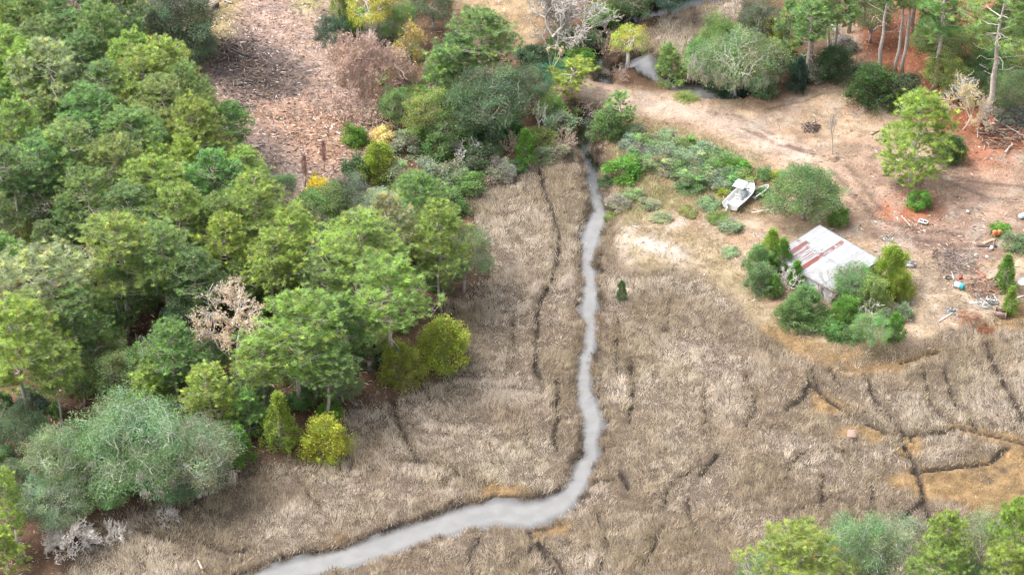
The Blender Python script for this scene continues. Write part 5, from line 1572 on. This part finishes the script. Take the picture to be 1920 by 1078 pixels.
def build_boat():
    st = on(1369, 396); bw = on(1411, 355)
    d = bw - st; L = 6.6; ang = math.atan2(d[1], d[0]); mid = (st + bw) / 2
    t = thing('motor_boat', "white centre console motor boat with raised canopy beached among bushes", 'boat', (mid[0], mid[1], gz(mid[0], mid[1]) - .05), ang)
    t.rotation_euler = (R(-4), R(2), ang)
    S = np.linspace(0, 1, 15)
    hb = lambda s: 1.36 * (1 - max(0, (s - .5) / .5) ** 2.4) ** .75 * (.93 + .07 * min(1, s / .3))
    sh = lambda s: .98 + .30 * s ** 2
    outer = []; inner = []
    for s in S:
        x = (s - .5) * L; b = max(.02, hb(s)); k = .08 + .62 * max(0, s - .62) ** 1.7 * 3.2; k = min(k, sh(s) - .12); c = k + (.22 if s < .9 else .1) + .1 * s
        c = min(c, sh(s) - .08)
        half = [(x, 0, k), (x, b * .82, c), (x, b * 1.0, sh(s) - .06), (x, b * 1.02, sh(s))]
        outer.append(np.array([(p[0], -p[1], p[2]) for p in half[::-1]] + half[1:]))
        fl = .52 if s < .66 else .52 + .34
        bi = max(.01, b - .16)
        hi = [(x, b * 1.02, sh(s)), (x, bi, sh(s) + .01), (x, bi * .96, min(fl, sh(s) - .1)), (x, 0, min(fl, sh(s) - .1))]
        inner.append(np.array(hi + [(p[0], -p[1], p[2]) for p in hi[:-1]][::-1]))
    V, Q = loft(outer); m = MB(); m.add(V, np.array(Q)[:, ::-1])
    n = len(outer[0]); tr = outer[0]; c0 = tr.mean(0); m.add(np.vstack([tr, c0[None]]), None, [(i, i + 1, n) for i in range(n - 1)] + [(n - 1, 0, n)])
    link('hull', m.build('boat_hull', GEL, False), t)
    V, Q = loft(inner); m = MB(); m.add(V, np.array(Q)[:, ::-1])
    tr = inner[0]; a = np.array(tr); b2 = a.copy(); b2[:, 2] = sh(0); b2[:, 2] = np.minimum(b2[:, 2], .86)
    m.box((-L / 2 + .09, 0, .68), (.14, 2.0, .36)); link('deck', m.build('boat_deck', GELD), t)
    m = MB()
    for sgn in (-1, 1):
        m.tube(np.array([((s - .5) * L, sgn * max(.02, hb(s)) * 1.035, sh(s) - .08) for s in S]), .035, 5)
    link('rub_rail', m.build('boat_rub_rail', BLK), t)
    m = MB()
    ss = np.linspace(.66, 1.0, 9)
    for sgn in (-1, 1): m.tube(np.array([((s - .5) * L, sgn * max(.02, hb(s) - .08), sh(s) + .30) for s in ss]), .024, 5)
    for s in (.66, .78, .9):
        for sgn in (-1, 1): m.tube(np.array([((s - .5) * L, sgn * max(.02, hb(s) - .08), sh(s)), ((s - .5) * L, sgn * max(.02, hb(s) - .08), sh(s) + .30)]), .018, 4)
    link('bow_rail', m.build('boat_bow_rail', ALU), t)
    m = MB(); m.box((.25, 0, .98), (.85, .95, .92), taper=.82); cs = link('console', m.build('boat_console', GEL), t)
    m = MB(); m.box((.62, 0, 1.58), (.05, .86, .42), M=Matrix.Rotation(R(-28), 3, 'Y')); link('windshield', m.build('boat_windshield', GLS), cs)
    m = MB(); th = np.linspace(0, 6.283, 14); m.tube(np.column_stack([-.28 + .0 * th, .2 * np.cos(th), 1.28 + .2 * np.sin(th)]), .02, 4); link('steering_wheel', m.build('boat_wheel', BLK), cs)
    m = MB(); m.box((1.12, 0, .72), (.75, .8, .40), taper=.9); link('console_seat', m.build('boat_console_seat', GLS), t)
    m = MB(); m.box((-.72, 0, .83), (.5, .95, .62), taper=.95); m.box((-.95, 0, 1.32), (.1, .95, .36)); link('leaning_seat', m.build('boat_seat', GEL), t)
    for hx, hy, sx, sy, zt in ((1.95, .05, .22, .62, .874), (-.72, 0, .26, .66, 1.152), (-2.4, .35, .5, .4, .535), (-2.4, -.4, .5, .4, .535)):
        m = MB(); m.box((hx, hy, zt), (sx, sy, .022)); link('hatch', m.build('boat_hatch', BLK if hx > -1 else GELD), t)
    # the canopy, tipped towards the port side
    m = MB(); k = 7; xs = np.linspace(-.95, .95, k); ys = np.linspace(-.85, .85, k); V = [(x, y, .08 * (1 - (x / .95) ** 2) + .06 * (1 - (y / .85) ** 2)) for x in xs for y in ys]
    Q = [(i * k + j, (i + 1) * k + j, (i + 1) * k + j + 1, i * k + j + 1) for i in range(k - 1) for j in range(k - 1)]
    V = np.array(V); nV = len(V); rim = [j for j in range(k)] + [i * k + k - 1 for i in range(1, k)] + [(k - 1) * k + j for j in range(k - 2, -1, -1)] + [i * k for i in range(k - 2, 0, -1)]
    Qr = [(rim[i], rim[(i + 1) % len(rim)], rim[(i + 1) % len(rim)] + nV, rim[i] + nV) for i in range(len(rim))]
    m.add(np.vstack([V, V - [0, 0, .07]]), Q + [tuple(x + nV for x in q[::-1]) for q in Q] + Qr)
    cp = link('canopy', m.build('boat_canopy', CANV), t, (.22, .25, 2.42)); cp.rotation_euler = (R(6), R(-5), R(3))
    for sx in (-.1, .7):
        for sy in (-.45, .45):
            m = MB(); m.tube(np.array([(sx, sy, .55), (sx * 1.1, sy * 1.2 + .1, 1.5), (sx * 1.2, sy * 1.5 + .25, 2.40)]), .026, 5); link('canopy_post', m.build('boat_canopy_post', ALU), t)
    # outboard, tilted up on the transom
    m = MB(); m.box((-L / 2 - .18, .3, .62), (.2, .24, .9), M=Matrix.Rotation(R(30), 3, 'Y')); m.box((-L / 2 - .5, .3, .22), (.5, .1, .16), M=Matrix.Rotation(R(30), 3, 'Y'))
    ob = link('outboard_motor', m.build('boat_outboard', WHT), t)
    m = MB(); m.lathe([(0, .28), (.16, .26), (.23, .12), (.24, -.12), (.18, -.26), (0, -.27)], 12, (-L / 2 - .16, .3, 1.18)); link('cowl', m.build('outboard_cowl', WHT, True), ob)
    m = MB()
    for a in range(3):
        th = a * 2.094; m.box((-L / 2 - .78, .3 + .1 * math.cos(th), .06 + .1 * math.sin(th)), (.03, .16, .09), M=Matrix.Rotation(th, 3, 'X'))
    link('propeller', m.build('outboard_propeller', DGRY), ob)
    m = MB(); m.tube(np.array([(-L / 2 + .2, 1.05, .9), (-L / 2 + .1, 1.1, 2.0)]), .03, 5); link('rod_holder', m.build('boat_rod', WHT), t)
    return t


build_boat()


def build_skiff():
    a = on(1412, 372); b = on(1441, 356); d = b - a; ang = math.atan2(d[1], d[0]); L = 3.4
    t = thing('old_skiff', "old open skiff with white rim, overgrown, beside the white motor boat", 'boat', (*((a + b) / 2)[:2], gz(*((a + b) / 2)[:2]) - .02), ang)
    t.rotation_euler = (R(-14), R(-4), ang)
    S = np.linspace(0, 1, 10); hb = lambda s: .78 * (1 - max(0, (s - .45) / .55) ** 2.2) ** .8
    sec = []; inn = []
    for s in S:
        x = (s - .5) * L; b_ = max(.02, hb(s)); k = .05 + .3 * max(0, s - .7)
        sec.append(np.array([(x, -b_, .62), (x, -b_ * .8, k), (x, b_ * .8, k), (x, b_, .62)])); inn.append(np.array([(x, b_ * .96, .62), (x, b_ * .78, k + .04), (x, -b_ * .78, k + .04), (x, -b_ * .96, .62)]))
    m = MB(); V, Q = loft(sec); m.add(V, Q); V, Q = loft(inn); m.add(V, Q); m.box((-L / 2, 0, .33), (.05, 1.36, .56)); link('hull', m.build('skiff_hull', GELD), t)
    m = MB()
    for sg in (-1, 1): m.tube(np.array([((s - .5) * L, sg * max(.02, hb(s)), .64) for s in S]), .055, 6)
    link('rim', m.build('skiff_rim', WHT), t)
    for x in (-.8, .3):
        m = MB(); m.box((x, 0, .42), (.28, 1.36, .05)); link('thwart', m.build('skiff_thwart', GELD), t)


build_skiff()


# ---- things lying about the clearing
def at(name, label, cat, u, v, rz=0.0, group=None):
    p = on(u, v); return thing(name, label, cat, (p[0], p[1], p[2]), rz, group)


RY = lambda a: Matrix.Rotation(a, 3, 'Y')
t = at('plastic_barrel', "teal plastic barrel with pale blue end lying in the junk", 'barrel', 1798, 540, R(-35))
pr = [(0, -.5), (.27, -.5), (.31, -.46), (.31, -.2), (.325, -.18), (.325, -.14), (.31, -.12), (.31, .12), (.325, .14), (.325, .18), (.31, .2), (.31, .46), (.27, .5), (0, .5)]
Mx = RY(R(90))
m = MB(); m.lathe([(r * 1.3, z * 1.3) for r, z in pr[:8]], 20, (0, 0, .42), Mx); link('barrel_body', m.build('barrel_body', PALEB, True), t)
m = MB(); m.lathe([(r * 1.3, z * 1.3) for r, z in pr[7:]], 20, (0, 0, .42), Mx); link('barrel_end', m.build('barrel_end', TEAL, True), t)
m = MB(); m.lathe([(0, .68), (.06, .68), (.06, .62)], 8, (0, .2, .5), Mx); link('bung', m.build('barrel_bung', WHT), t)

t = at('satellite_dish', "round white dish on a post at the right edge by the cedars", 'dish', 1912, 548, R(-95))
m = MB(); m.tube(np.array([(0, 0, -.1), (0, 0, 1.75)]), .045, 7); link('post', m.build('dish_post', ALU), t)
m = MB(); pf = [(r, .28 * (r / .55) ** 2) for r in np.linspace(0, .55, 6)] + [(.56, .30), (.55, .26)] + [(r, .28 * (r / .55) ** 2 - .025) for r in np.linspace(.53, 0, 5)]
m.lathe(pf, 22, (.12, 0, 1.95), RY(R(48))); ds = link('dish', m.build('dish_bowl', WHT, True), t)
m = MB(); m.tube(np.array([(.2, .0, 1.62), (.72, 0, 2.1)]), .02, 5); m.lathe([(0, -.08), (.06, -.08), (.06, .08), (0, .08)], 10, (.74, 0, 2.14)); link('feed_arm', m.build('dish_arm', ALU), t)

t = at('crate', "open pinkish box standing at the marsh edge by the right-edge cedar", 'crate', 1876, 590, R(-18))
for nm, c, s in (('side_panel', (0, -.6, .42), (1.5, .06, .84)), ('side_panel', (0, .6, .42), (1.5, .06, .84)), ('end_panel', (-.72, 0, .42), (.06, 1.13, .84)), ('end_panel', (.72, 0, .42), (.06, 1.13, .84)), ('bottom_panel', (0, 0, .04), (1.37, 1.13, .05))):
    m = MB(); m.box(c, s); link(nm, m.build('crate_' + nm, PINKB), t)
for x in (-.76, .76):
    m = MB(); m.box((x, -.645, .45), (.1, .03, .9)); link('corner_strip', m.build('crate_strip', WOODP), t)

t = at('utility_sink', "white double-bowl sink lying below the lone vivid pine", 'sink', 1731, 419, R(-30))
m = MB()
m.box((0, 0, .2), (1.25, .62, .03)); 
for x, sx in ((-.6, .07), (0, .10), (.6, .07)): m.box((x, 0, .32), (sx, .74, .22))
for y in (-.34, .34): m.box((0, y, .318), (1.27, .08, .215))
for x, y in ((-.5, -.28), (.5, -.28), (-.5, .28), (.5, .28)): m.box((x, y, .09), (.06, .06, .19))
link('basin', m.build('sink_basin', WHT), t)
for x in (-.3, .3):
    m = MB(); m.box((x, 0, .225), (.46, .55, .02)); b_ = link('bowl_bottom', m.build('sink_bowl', DGRY), t)
    m = MB(); m.lathe([(0, .24), (.05, .24), (.06, .236)], 10, (x, 0, 0)); link('drain', m.build('sink_drain', ALU), b_)

t = at('cooler', "white cooler box with dark grey lid right of the shed", 'cooler', 1706, 500, R(-12))
m = MB(); m.box((0, 0, .36), (.95, .62, .58), taper=1.06); link('cooler_body', m.build('cooler_body', WHT), t)
m = MB(); m.box((0, .02, .70), (1.06, .72, .10), taper=.92); m.box((0, .02, .765), (.6, .4, .03)); link('lid', m.build('cooler_lid', DGRY), t)
for x in (-.52, .52):
    m = MB(); m.box((x * 1.02, 0, .5), (.05, .3, .06)); link('handle', m.build('cooler_handle', DGRY), t)
for x in (-.36, .36):
    m = MB(); m.lathe([(0, -.04), (.09, -.04), (.09, .04), (0, .04)], 12, (x, -.3, .08), Matrix.Rotation(R(90), 3, 'X')); link('wheel', m.build('cooler_wheel', BLK), t)

t = at('rusty_stand', "orange rusted double-drum stand at the right edge of the clearing", 'stand', 1868, 446, R(10))
for x in (-.34, .34):
    m = MB(); m.lathe([(0, 0), (.27, 0), (.29, .05), (.28, .55), (.22, .62), (0, .63)], 14, (x, 0, .62)); link('drum', m.build('stand_drum', ORNG, True), t)
for x in (-.5, .5):
    for y in (-.2, .2):
        m = MB(); m.tube(np.array([(x * 1.15, y * 1.3, -.05), (x, y, .64)]), .03, 5); link('leg', m.build('stand_leg', RUST), t)
m = MB(); m.box((0, 0, .585), (1.2, .56, .05)); link('shelf', m.build('stand_shelf', RUST), t)

t = at('tyre', "black tyre lying flat left of the teal barrel", 'tyre', 1778, 522)
m = MB(); th = np.linspace(0, 2 * math.pi, 25)
m.lathe([(.24, .04), (.36, .0), (.42, .05), (.42, .17), (.36, .22), (.24, .18), (.27, .11), (.24, .04)], 24); link('tread', m.build('tyre_tread', TYRE, True), t)

t = at('fuel_can', "red plastic can beside the teal barrel", 'can', 1801, 523, .4)
m = MB(); m.box((0, 0, .22), (.5, .3, .42), taper=.86); link('can_body', m.build('can_body', solid("red_plastic", (.42, .05, .05), .5)), t)
m = MB(); m.tube(np.array([(.15, 0, .42), (.2, 0, .52)]), .05, 7); link('spout', m.build('can_spout', BLK), t)

t = at('bucket', "white bucket lying below the rusty stand", 'bucket', 1857, 470, 1.0)
m = MB(); m.lathe([(0, 0), (.22, 0), (.27, .5), (.25, .5), (.2, .04), (0, .04)], 16, (0, 0, .26), RY(R(80))); link('pail', m.build('bucket_pail', WHT, True), t)
m = MB(); th = np.linspace(0, 3.14, 9); m.tube(np.column_stack([np.full(9, .5), .28 * np.cos(th), .32 - .28 * np.sin(th) + .0]), .012, 4); link('handle', m.build('bucket_handle', ALU), t)
for u, v, lab in ((1853, 485, "white bucket farther down from the rusty stand"), (1829, 480, "white bucket on the grey weeds left of the cedars"), (1817, 400, "small white bucket alone on the bare clearing")):
    o2 = at('bucket', lab, 'bucket', u, v, u * .7)
    for ch in list(t.children):
        c = ch.copy(); COL.objects.link(c); c.parent = o2
    o2.scale = (.8, .8, .8); o2["group"] = "white buckets in the junk"
t["group"] = "white buckets in the junk"

# appliance-like white panel at the right edge
t = at('white_tank', "white cylinder tank lying at the right edge of the clearing", 'tank', 1919, 408, .5)
m = MB(); m.lathe([(0, -.8), (.3, -.78), (.38, -.66), (.38, .66), (.3, .78), (0, .8)], 18, (0, 0, .38), RY(R(90))); link('shell', m.build('tank_shell', PALEB, True), t)
m = MB(); m.tube(np.array([(.2, 0, .72), (.2, 0, .86)]), .06, 8); link('valve', m.build('tank_valve', ALU), t)

BG = "boards and poles lying about"
seg('board', "long white board under the lone vivid pine", 'board', (1690, 405), (1708, 425), .22, .06, WOODP, BG)
seg('board', "white board at the foot of the grey dead sapling", 'board', (1567, 297), (1586, 303), .28, .07, WOODP, BG)
seg('log', "pale log on the clearing left of the lone vivid pine", 'log', (1633, 254), (1648, 246), .3, .2, WOODT, BG, kind='log')
seg('board', "tan board lying under the rusty stand", 'board', (1843, 458), (1872, 446), .42, .12, WOODT, BG)
seg('board', "black beam under the rusty stand", 'board', (1831, 462), (1868, 463), .3, .2, CHAR, BG)
seg('board', "white batten leaning below the tan board", 'board', (1861, 465), (1865, 447), .09, .06, WOODP, BG, lift=.12)
seg('board', "broad brown board left of the right-edge cedar", 'board', (1838, 530), (1860, 521), .5, .12, WOODT, BG)
seg('board', "rust-red plank above the broad brown board", 'board', (1830, 508), (1846, 520), .6, .1, RUST, BG)
seg('board', "pale plank pointing at the right-edge cedar", 'board', (1843, 546), (1868, 534), .2, .1, WOODP, BG)
seg('board', "dark plank under the pale one", 'board', (1846, 544), (1872, 545), .36, .1, RUST, BG)
seg('board', "tan plank lowest in the plank pile by the cedar", 'board', (1858, 556), (1880, 546), .2, .1, WOODT, BG)
for k, (a, b, lab) in enumerate([((1838, 560), (1852, 570), "white batten lowest left in the scrap below the planks"), ((1842, 574), (1852, 556), "white batten standing crosswise in the scrap"), ((1850, 562), (1868, 566), "white batten in the middle of the scrap"),
                                 ((1852, 578), (1834, 572), "white batten at the scrap's bottom"), ((1862, 552), (1870, 566), "short white batten nearest the crate"), ((1906, 560), (1920, 556), "white batten right of the front cedar"), ((1784, 510), (1788, 524), "white upright batten by the tyre"),
                                 ((1812, 588), (1838, 604), "long white batten beside the rusty bush"), ((1786, 588), (1760, 604), "pale batten on the straw left of the rusty bush"), ((1811, 495), (1818, 502), "short white batten above the barrel")]):
    seg('batten', lab, 'batten', a, b, .13, .06, WHT if k != 7 else WOODP, "white battens in the junk", lift=.05 + .05 * (k % 3))
seg('board', "grey sheet of board lying flat below the barrel", 'board', (1818, 568), (1842, 566), .5, .05, solid("faded_grey_board", (.45, .46, .45), .8), BG)
seg('fallen_trunk', "bleached fallen trunk left of the oak behind the shed", 'log', (1452, 398), (1408, 404), .16, .2, BARK_PALE, "fallen trunks", lift=.5, kind='branchy')
seg('fallen_trunk', "long bare fallen trunk at the right edge below the timber heap", 'log', (1862, 228), (1922, 262), .22, .2, BARK_GREY, "fallen trunks", lift=.4, kind='branchy')
seg('fallen_trunk', "pale fallen log at the straw slope's left end", 'log', (1556, 50), (1570, 64), .7, .5, BARK_GREY, "fallen trunks", kind='log')
seg('fallen_trunk', "white fallen pole right of the pale-yellow tree", 'log', (1836, 222), (1862, 210), .16, .2, BARK_PALE, "fallen trunks", lift=.5, kind='branchy')
seg('fallen_trunk', "grey fallen stem at the right end of the clearing by the trunk pile", 'log', (1862, 376), (1918, 380), .1, .1, BARK_GREY, "fallen trunks", kind='log')
seg('fallen_trunk', "splintered pale log on the left clearing's edge by the burnt patch", 'log', (418, 2), (436, 8), .3, .2, WOODP, "fallen trunks", kind='log')
for k, (a, b, mt, lab) in enumerate([((1852, 238), (1890, 256), WOODT, "orange-brown split log topmost of the timber heap"), ((1858, 248), (1880, 240), LOG, "dark log in the timber heap"), ((1866, 250), (1892, 248), WOODT, "tan log crossing the timber heap"), ((1874, 256), (1902, 266), LOG, "brown log at the timber heap's right"), ((1884, 290), (1898, 274), WOODP, "white splintered log below the timber heap")]):
    seg('log', lab, 'log', a, b, .34, .2, mt, "logs of the timber heap", lift=.1 + .12 * (k % 3), kind='log')
seg('log', "charred log at the top of the burnt brush", 'log', (400, 98), (430, 92), .35, .3, CHAR, "charred logs", kind='log')
seg('log', "charred curved log at the right of the burnt brush", 'log', (432, 94), (466, 108), .4, .3, CHAR, "charred logs", kind='log')
seg('log', "charred log in the lower burnt patch", 'log', (430, 162), (500, 156), .3, .3, CHAR, "charred logs", kind='branchy')
seg('log', "charred log above the wood chips", 'log', (440, 208), (466, 202), .5, .4, CHAR, "charred logs", kind='log')
seg('log', "thin charred log leaning by the wood chips", 'log', (456, 222), (470, 208), .2, .2, CHAR, "charred logs", kind='log')
seg('log', "white log above the burnt brush", 'log', (450, 84), (462, 82), .4, .3, WOODP, "pale logs of the left clearing", kind='log')
seg('log', "white log at the clearing's left edge above the chips", 'log', (462, 195), (480, 200), .25, .3, WOODP, "pale logs of the left clearing", kind='log')
seg('log', "white log low at the clearing's left", 'log', (472, 276), (486, 279), .4, .3, WOODP, "pale logs of the left clearing", kind='log')
seg('post', "leaning white post in the marsh at the bottom edge", 'post', (372, 1056), (380, 1076), .24, .2, WOODP, None, lift=.3, tilt=.2)


def heap(name, label, cat, u, v, rad, n, mat, cols, hgt=.6, L=(.5, 1.8), r=.03, seed=1):
    g = np.random.default_rng(seed); p = on(u, v); m = MB()
    for i in range(n):
        c = np.array([*(np.clip(g.normal(size=2), -1.5, 1.5) * rad * .5), abs(g.normal()) * hgt * .4 + .05]); d = unit(np.array([*g.normal(size=2), g.normal() * .22])); l = g.uniform(*L)
        q = c + g.normal(size=3) * .06; a, b = c - d * l / 2, c + d * l / 2; a[2] = max(.0, a[2]); b[2] = max(.0, b[2])
        m.tube(np.array([a, q, b]), [r, r * g.uniform(.7, 1.2), r * .4], 4, col=cols[int(g.integers(0, len(cols)))])
    o = link(name, m.build(name, mat)); o.location = p
    return tag(o, label, cat, None)


STK = leaf_mat("heap_sticks", .0, .9, objcol=False)
BR = [(.18, .125, .10), (.25, .18, .14), (.13, .09, .075), (.32, .25, .2)]; GR = [(.26, .22, .2), (.34, .31, .29), (.18, .15, .135), (.11, .09, .085)]; BK = [(.05, .045, .04), (.1, .085, .08), (.16, .13, .11), (.07, .05, .05)]
OR = [(.30, .115, .065), (.34, .15, .085), (.2, .08, .055), (.36, .23, .14)]
heap('brush_pile', "dark burnt brush pile in the upper left clearing", 'brush pile', 432, 96, 4.2, 240, STK, BK + [(.3, .22, .18)], .7, (.6, 2.6), .05, 3)
heap('brush_pile', "wide charred brush pile in the middle of the left clearing", 'brush pile', 490, 152, 6.0, 300, STK, BK + BR, .5, (.5, 2.4), .045, 4)
heap('brush_pile', "charred pile at the top of the wood chips", 'brush pile', 448, 206, 3.0, 120, STK, BK + GR, .6, (.4, 1.6), .05, 5)
heap('brush_pile', "brown log pile on the clearing above the dead sapling", 'brush pile', 1520, 241, 1.2, 90, STK, BR + BK, .9, (.6, 1.7), .08, 6)
heap('brush_pile', "grey tangled brush heap above the teal barrel", 'brush pile', 1790, 492, 3.4, 300, STK, GR + BR, .7, (.6, 2.2), .035, 7)
heap('brush_pile', "rust-red heap of twigs beside the long white batten", 'brush pile', 1820, 598, 1.9, 120, STK, OR, .7, (.4, 1.5), .03, 8)
heap('brush_pile', "splintered timber heap at the right edge of the clearing", 'brush pile', 1878, 258, 4.0, 200, STK, OR + BR + GR, .9, (.6, 2.4), .06, 9)
heap('brush_pile', "orange-brown splinters right of the barrel", 'brush pile', 1846, 540, 2.6, 170, STK, OR + BR + BR, .7, (.5, 1.8), .045, 10)
heap('scrap_heap', "white and grey scrap heap left of the crate", 'scrap heap', 1852, 568, 1.7, 90, STK, [(.42, .42, .41), (.30, .31, .31), (.12, .12, .12), (.09, .17, .18), (.2, .15, .12)], .5, (.3, 1.0), .05, 11)
heap('scrap_heap', "white scrap at the left edge of the junk by the shed bushes", 'scrap heap', 1698, 572, 1.4, 60, STK, [(.48, .48, .46), (.33, .32, .30), (.2, .17, .15)], .3, (.2, .7), .05, 12)
heap('scrap_heap', "grey scrap on the straw above the rusty bush", 'scrap heap', 1782, 585, 1.0, 46, STK, [(.3, .3, .31), (.5, .5, .5), (.12, .12, .12)], .4, (.3, .9), .05, 13)
heap('scrap_heap', "white litter heap above the shed's right bushes", 'scrap heap', 1664, 450, 1.0, 46, STK, [(.5, .5, .5), (.3, .3, .28), (.16, .14, .13)], .3, (.2, .6), .05, 14)
heap('brush_pile', "dark twig heap under the dead sapling in the clearing", 'brush pile', 1564, 300, .8, 40, STK, BR, .3, (.3, .9), .03, 15)

# dead brown cedars standing at the bottom of the left clearing
for k, (u, v, h, lab) in enumerate([(568, 290, 5.2, "dead brown plume-like cedar at the clearing's bottom, nearer one"), (604, 264, 5.0, "dead brown plume-like cedar at the clearing's bottom, farther one")]):
    z = 1.0; p = G(u, v, z + h); z = gz(p[0], p[1]); g = np.random.default_rng(90 + k)
    t = thing('dead_cedar', lab, 'tree', (p[0], p[1], z), 0, "dead brown cedars at the clearing")
    m = MB(); m.tube(np.array([(0, 0, -.1), (.25, 0, h * .3), (.02, .1, h * .6), (.15, 0, h)]), [.12, .09, .06, .02], 6); link('trunk', m.build('dead_cedar_trunk', BARK_BROWN), t)
    n = 900; f = g.uniform(.28, 1, n) ** .8; prof = .42 * np.sin(np.clip((f - .2) / .8, 0, 1) * 3.0) + .06; az = g.uniform(0, 6.28, n); r = prof * g.uniform(.1, 1, n)
    C = np.stack([r * np.cos(az) + np.interp(f, [0, .3, .6, 1], [0, .25, .02, .15]), r * np.sin(az), f * h], -1); D = unit(np.stack([np.cos(az) * .35, np.sin(az) * .35, np.ones(n)], -1) + g.normal(size=(n, 3)) * .2)
    V, T = blades(C, D, g.uniform(.2, .5, n), .04, g); link('crown', mesh_np('dead_cedar_crown', V, [T], LEAF, np.repeat(g.uniform(.6, 1.4, (n, 1)) * np.ones((n, 3)), 3, 0)), t, color=(.30, .17, .15))

# broken snag in the lower left corner, stakes by the creek, board on the marsh
p = G(30, 993, .8 + 5); t = thing('snag', "broken grey-brown snag in the lower left corner", 'tree', (p[0], p[1], gz(p[0], p[1])))
m = MB(); m.tube(np.array([(0, 0, -.1), (.06, 0, 2), (-.05, .05, 4), (-.15, 0, 5)]), [.26, .22, .2, .06], 8); link('trunk', m.build('snag_trunk', BARK_GREY), t)
m = MB(); m.tube(np.array([(0, 0, 2.6), (.7, -.1, 3.1)]), [.07, .03], 5); link('branch_stub', m.build('snag_stub', BARK_PALE), t)
for u, v, lab in ((450, 1052, "thin wooden stake at the creek's bottom end"), (432, 1060, "second thin stake left of the first at the creek's bottom end")):
    p = on(u, v); m = MB(); m.tube(np.array([(0, 0, -.3), (.03, 0, .6), (.05, 0, 1.3)]), [.06, .055, .04], 6)
    o = link('stake', m.build('stake', WOODG)); o.location = p; tag(o, lab, 'stake', "stakes by the creek")
p = on(1597, 822); t = thing('pallet', "square pinkish board lying on the marsh grass", 'board', (p[0], p[1], p[2] + .78), R(-14)); t.rotation_euler = (R(16), R(-6), R(-14))
for k in range(5):
    m = MB(); m.box((0, -.46 + .23 * k, .05), (1.15, .215, .03)); link('slat', m.build('pallet_slat', PINKB), t)
for x in (-.48, 0, .48):
    m = MB(); m.box((x, 0, -.005), (.09, 1.1, .07)); link('bearer', m.build('pallet_bearer', WOODG), t)
p = on(398, 14); t = thing('slatted_rack', "grey slatted rack at the top edge beside the blue-grey oak", 'rack', tuple(p), R(-40))
for k in range(6):
    m = MB(); m.box((0, -.75 + .3 * k, .75 + .08 * k), (1.9, .16, .05)); link('slat', m.build('rack_slat', WOODP), t)
for x in (-.8, .8):
    m = MB(); m.box((x, 0, .42), (.1, 1.5, .84), taper=.95); link('side_frame', m.build('rack_frame', CHAR), t)
EXPOSURE = 1.68
# ------------------------------------------------------------------ light
w = bpy.data.worlds.new("World"); sc.world = w; w.use_nodes = True
nt = w.node_tree; nt.nodes.clear()
EL, AZ = R(58), R(-82)     # sun height; bearing, clockwise from +Y
sky = N(nt, "ShaderNodeTexSky", sky_type='NISHITA'); sky.sun_disc = False
sky.sun_elevation = EL; sky.sun_rotation = AZ; sky.air_density = 1.0; sky.dust_density = 6.0; sky.ozone_density = 1.0
hs = N(nt, "ShaderNodeHueSaturation"); hs.inputs["Saturation"].default_value = .35
nt.links.new(sky.outputs[0], hs.inputs["Color"])
bg = N(nt, "ShaderNodeBackground"); bg.inputs[1].default_value = .15
nt.links.new(hs.outputs[0], bg.inputs[0])
ow = N(nt, "ShaderNodeOutputWorld"); nt.links.new(bg.outputs[0], ow.inputs[0])
ld = bpy.data.lights.new("sun", 'SUN'); ld.energy = .8; ld.angle = R(24); ld.color = (1, .96, .9)
so = bpy.data.objects.new("sun", ld); COL.objects.link(so)
d = Vector((math.sin(AZ) * math.cos(EL), math.cos(AZ) * math.cos(EL), math.sin(EL)))
so.rotation_euler = d.to_track_quat('Z', 'Y').to_euler(); so.location = d * 400
sc.view_settings.view_transform = 'Standard'; sc.view_settings.look = 'None'
sc.view_settings.exposure = EXPOSURE; sc.view_settings.gamma = 1.0
sc.render.engine = 'CYCLES'
sc.cycles.max_bounces = 8; sc.cycles.diffuse_bounces = 4; sc.cycles.transmission_bounces = 4
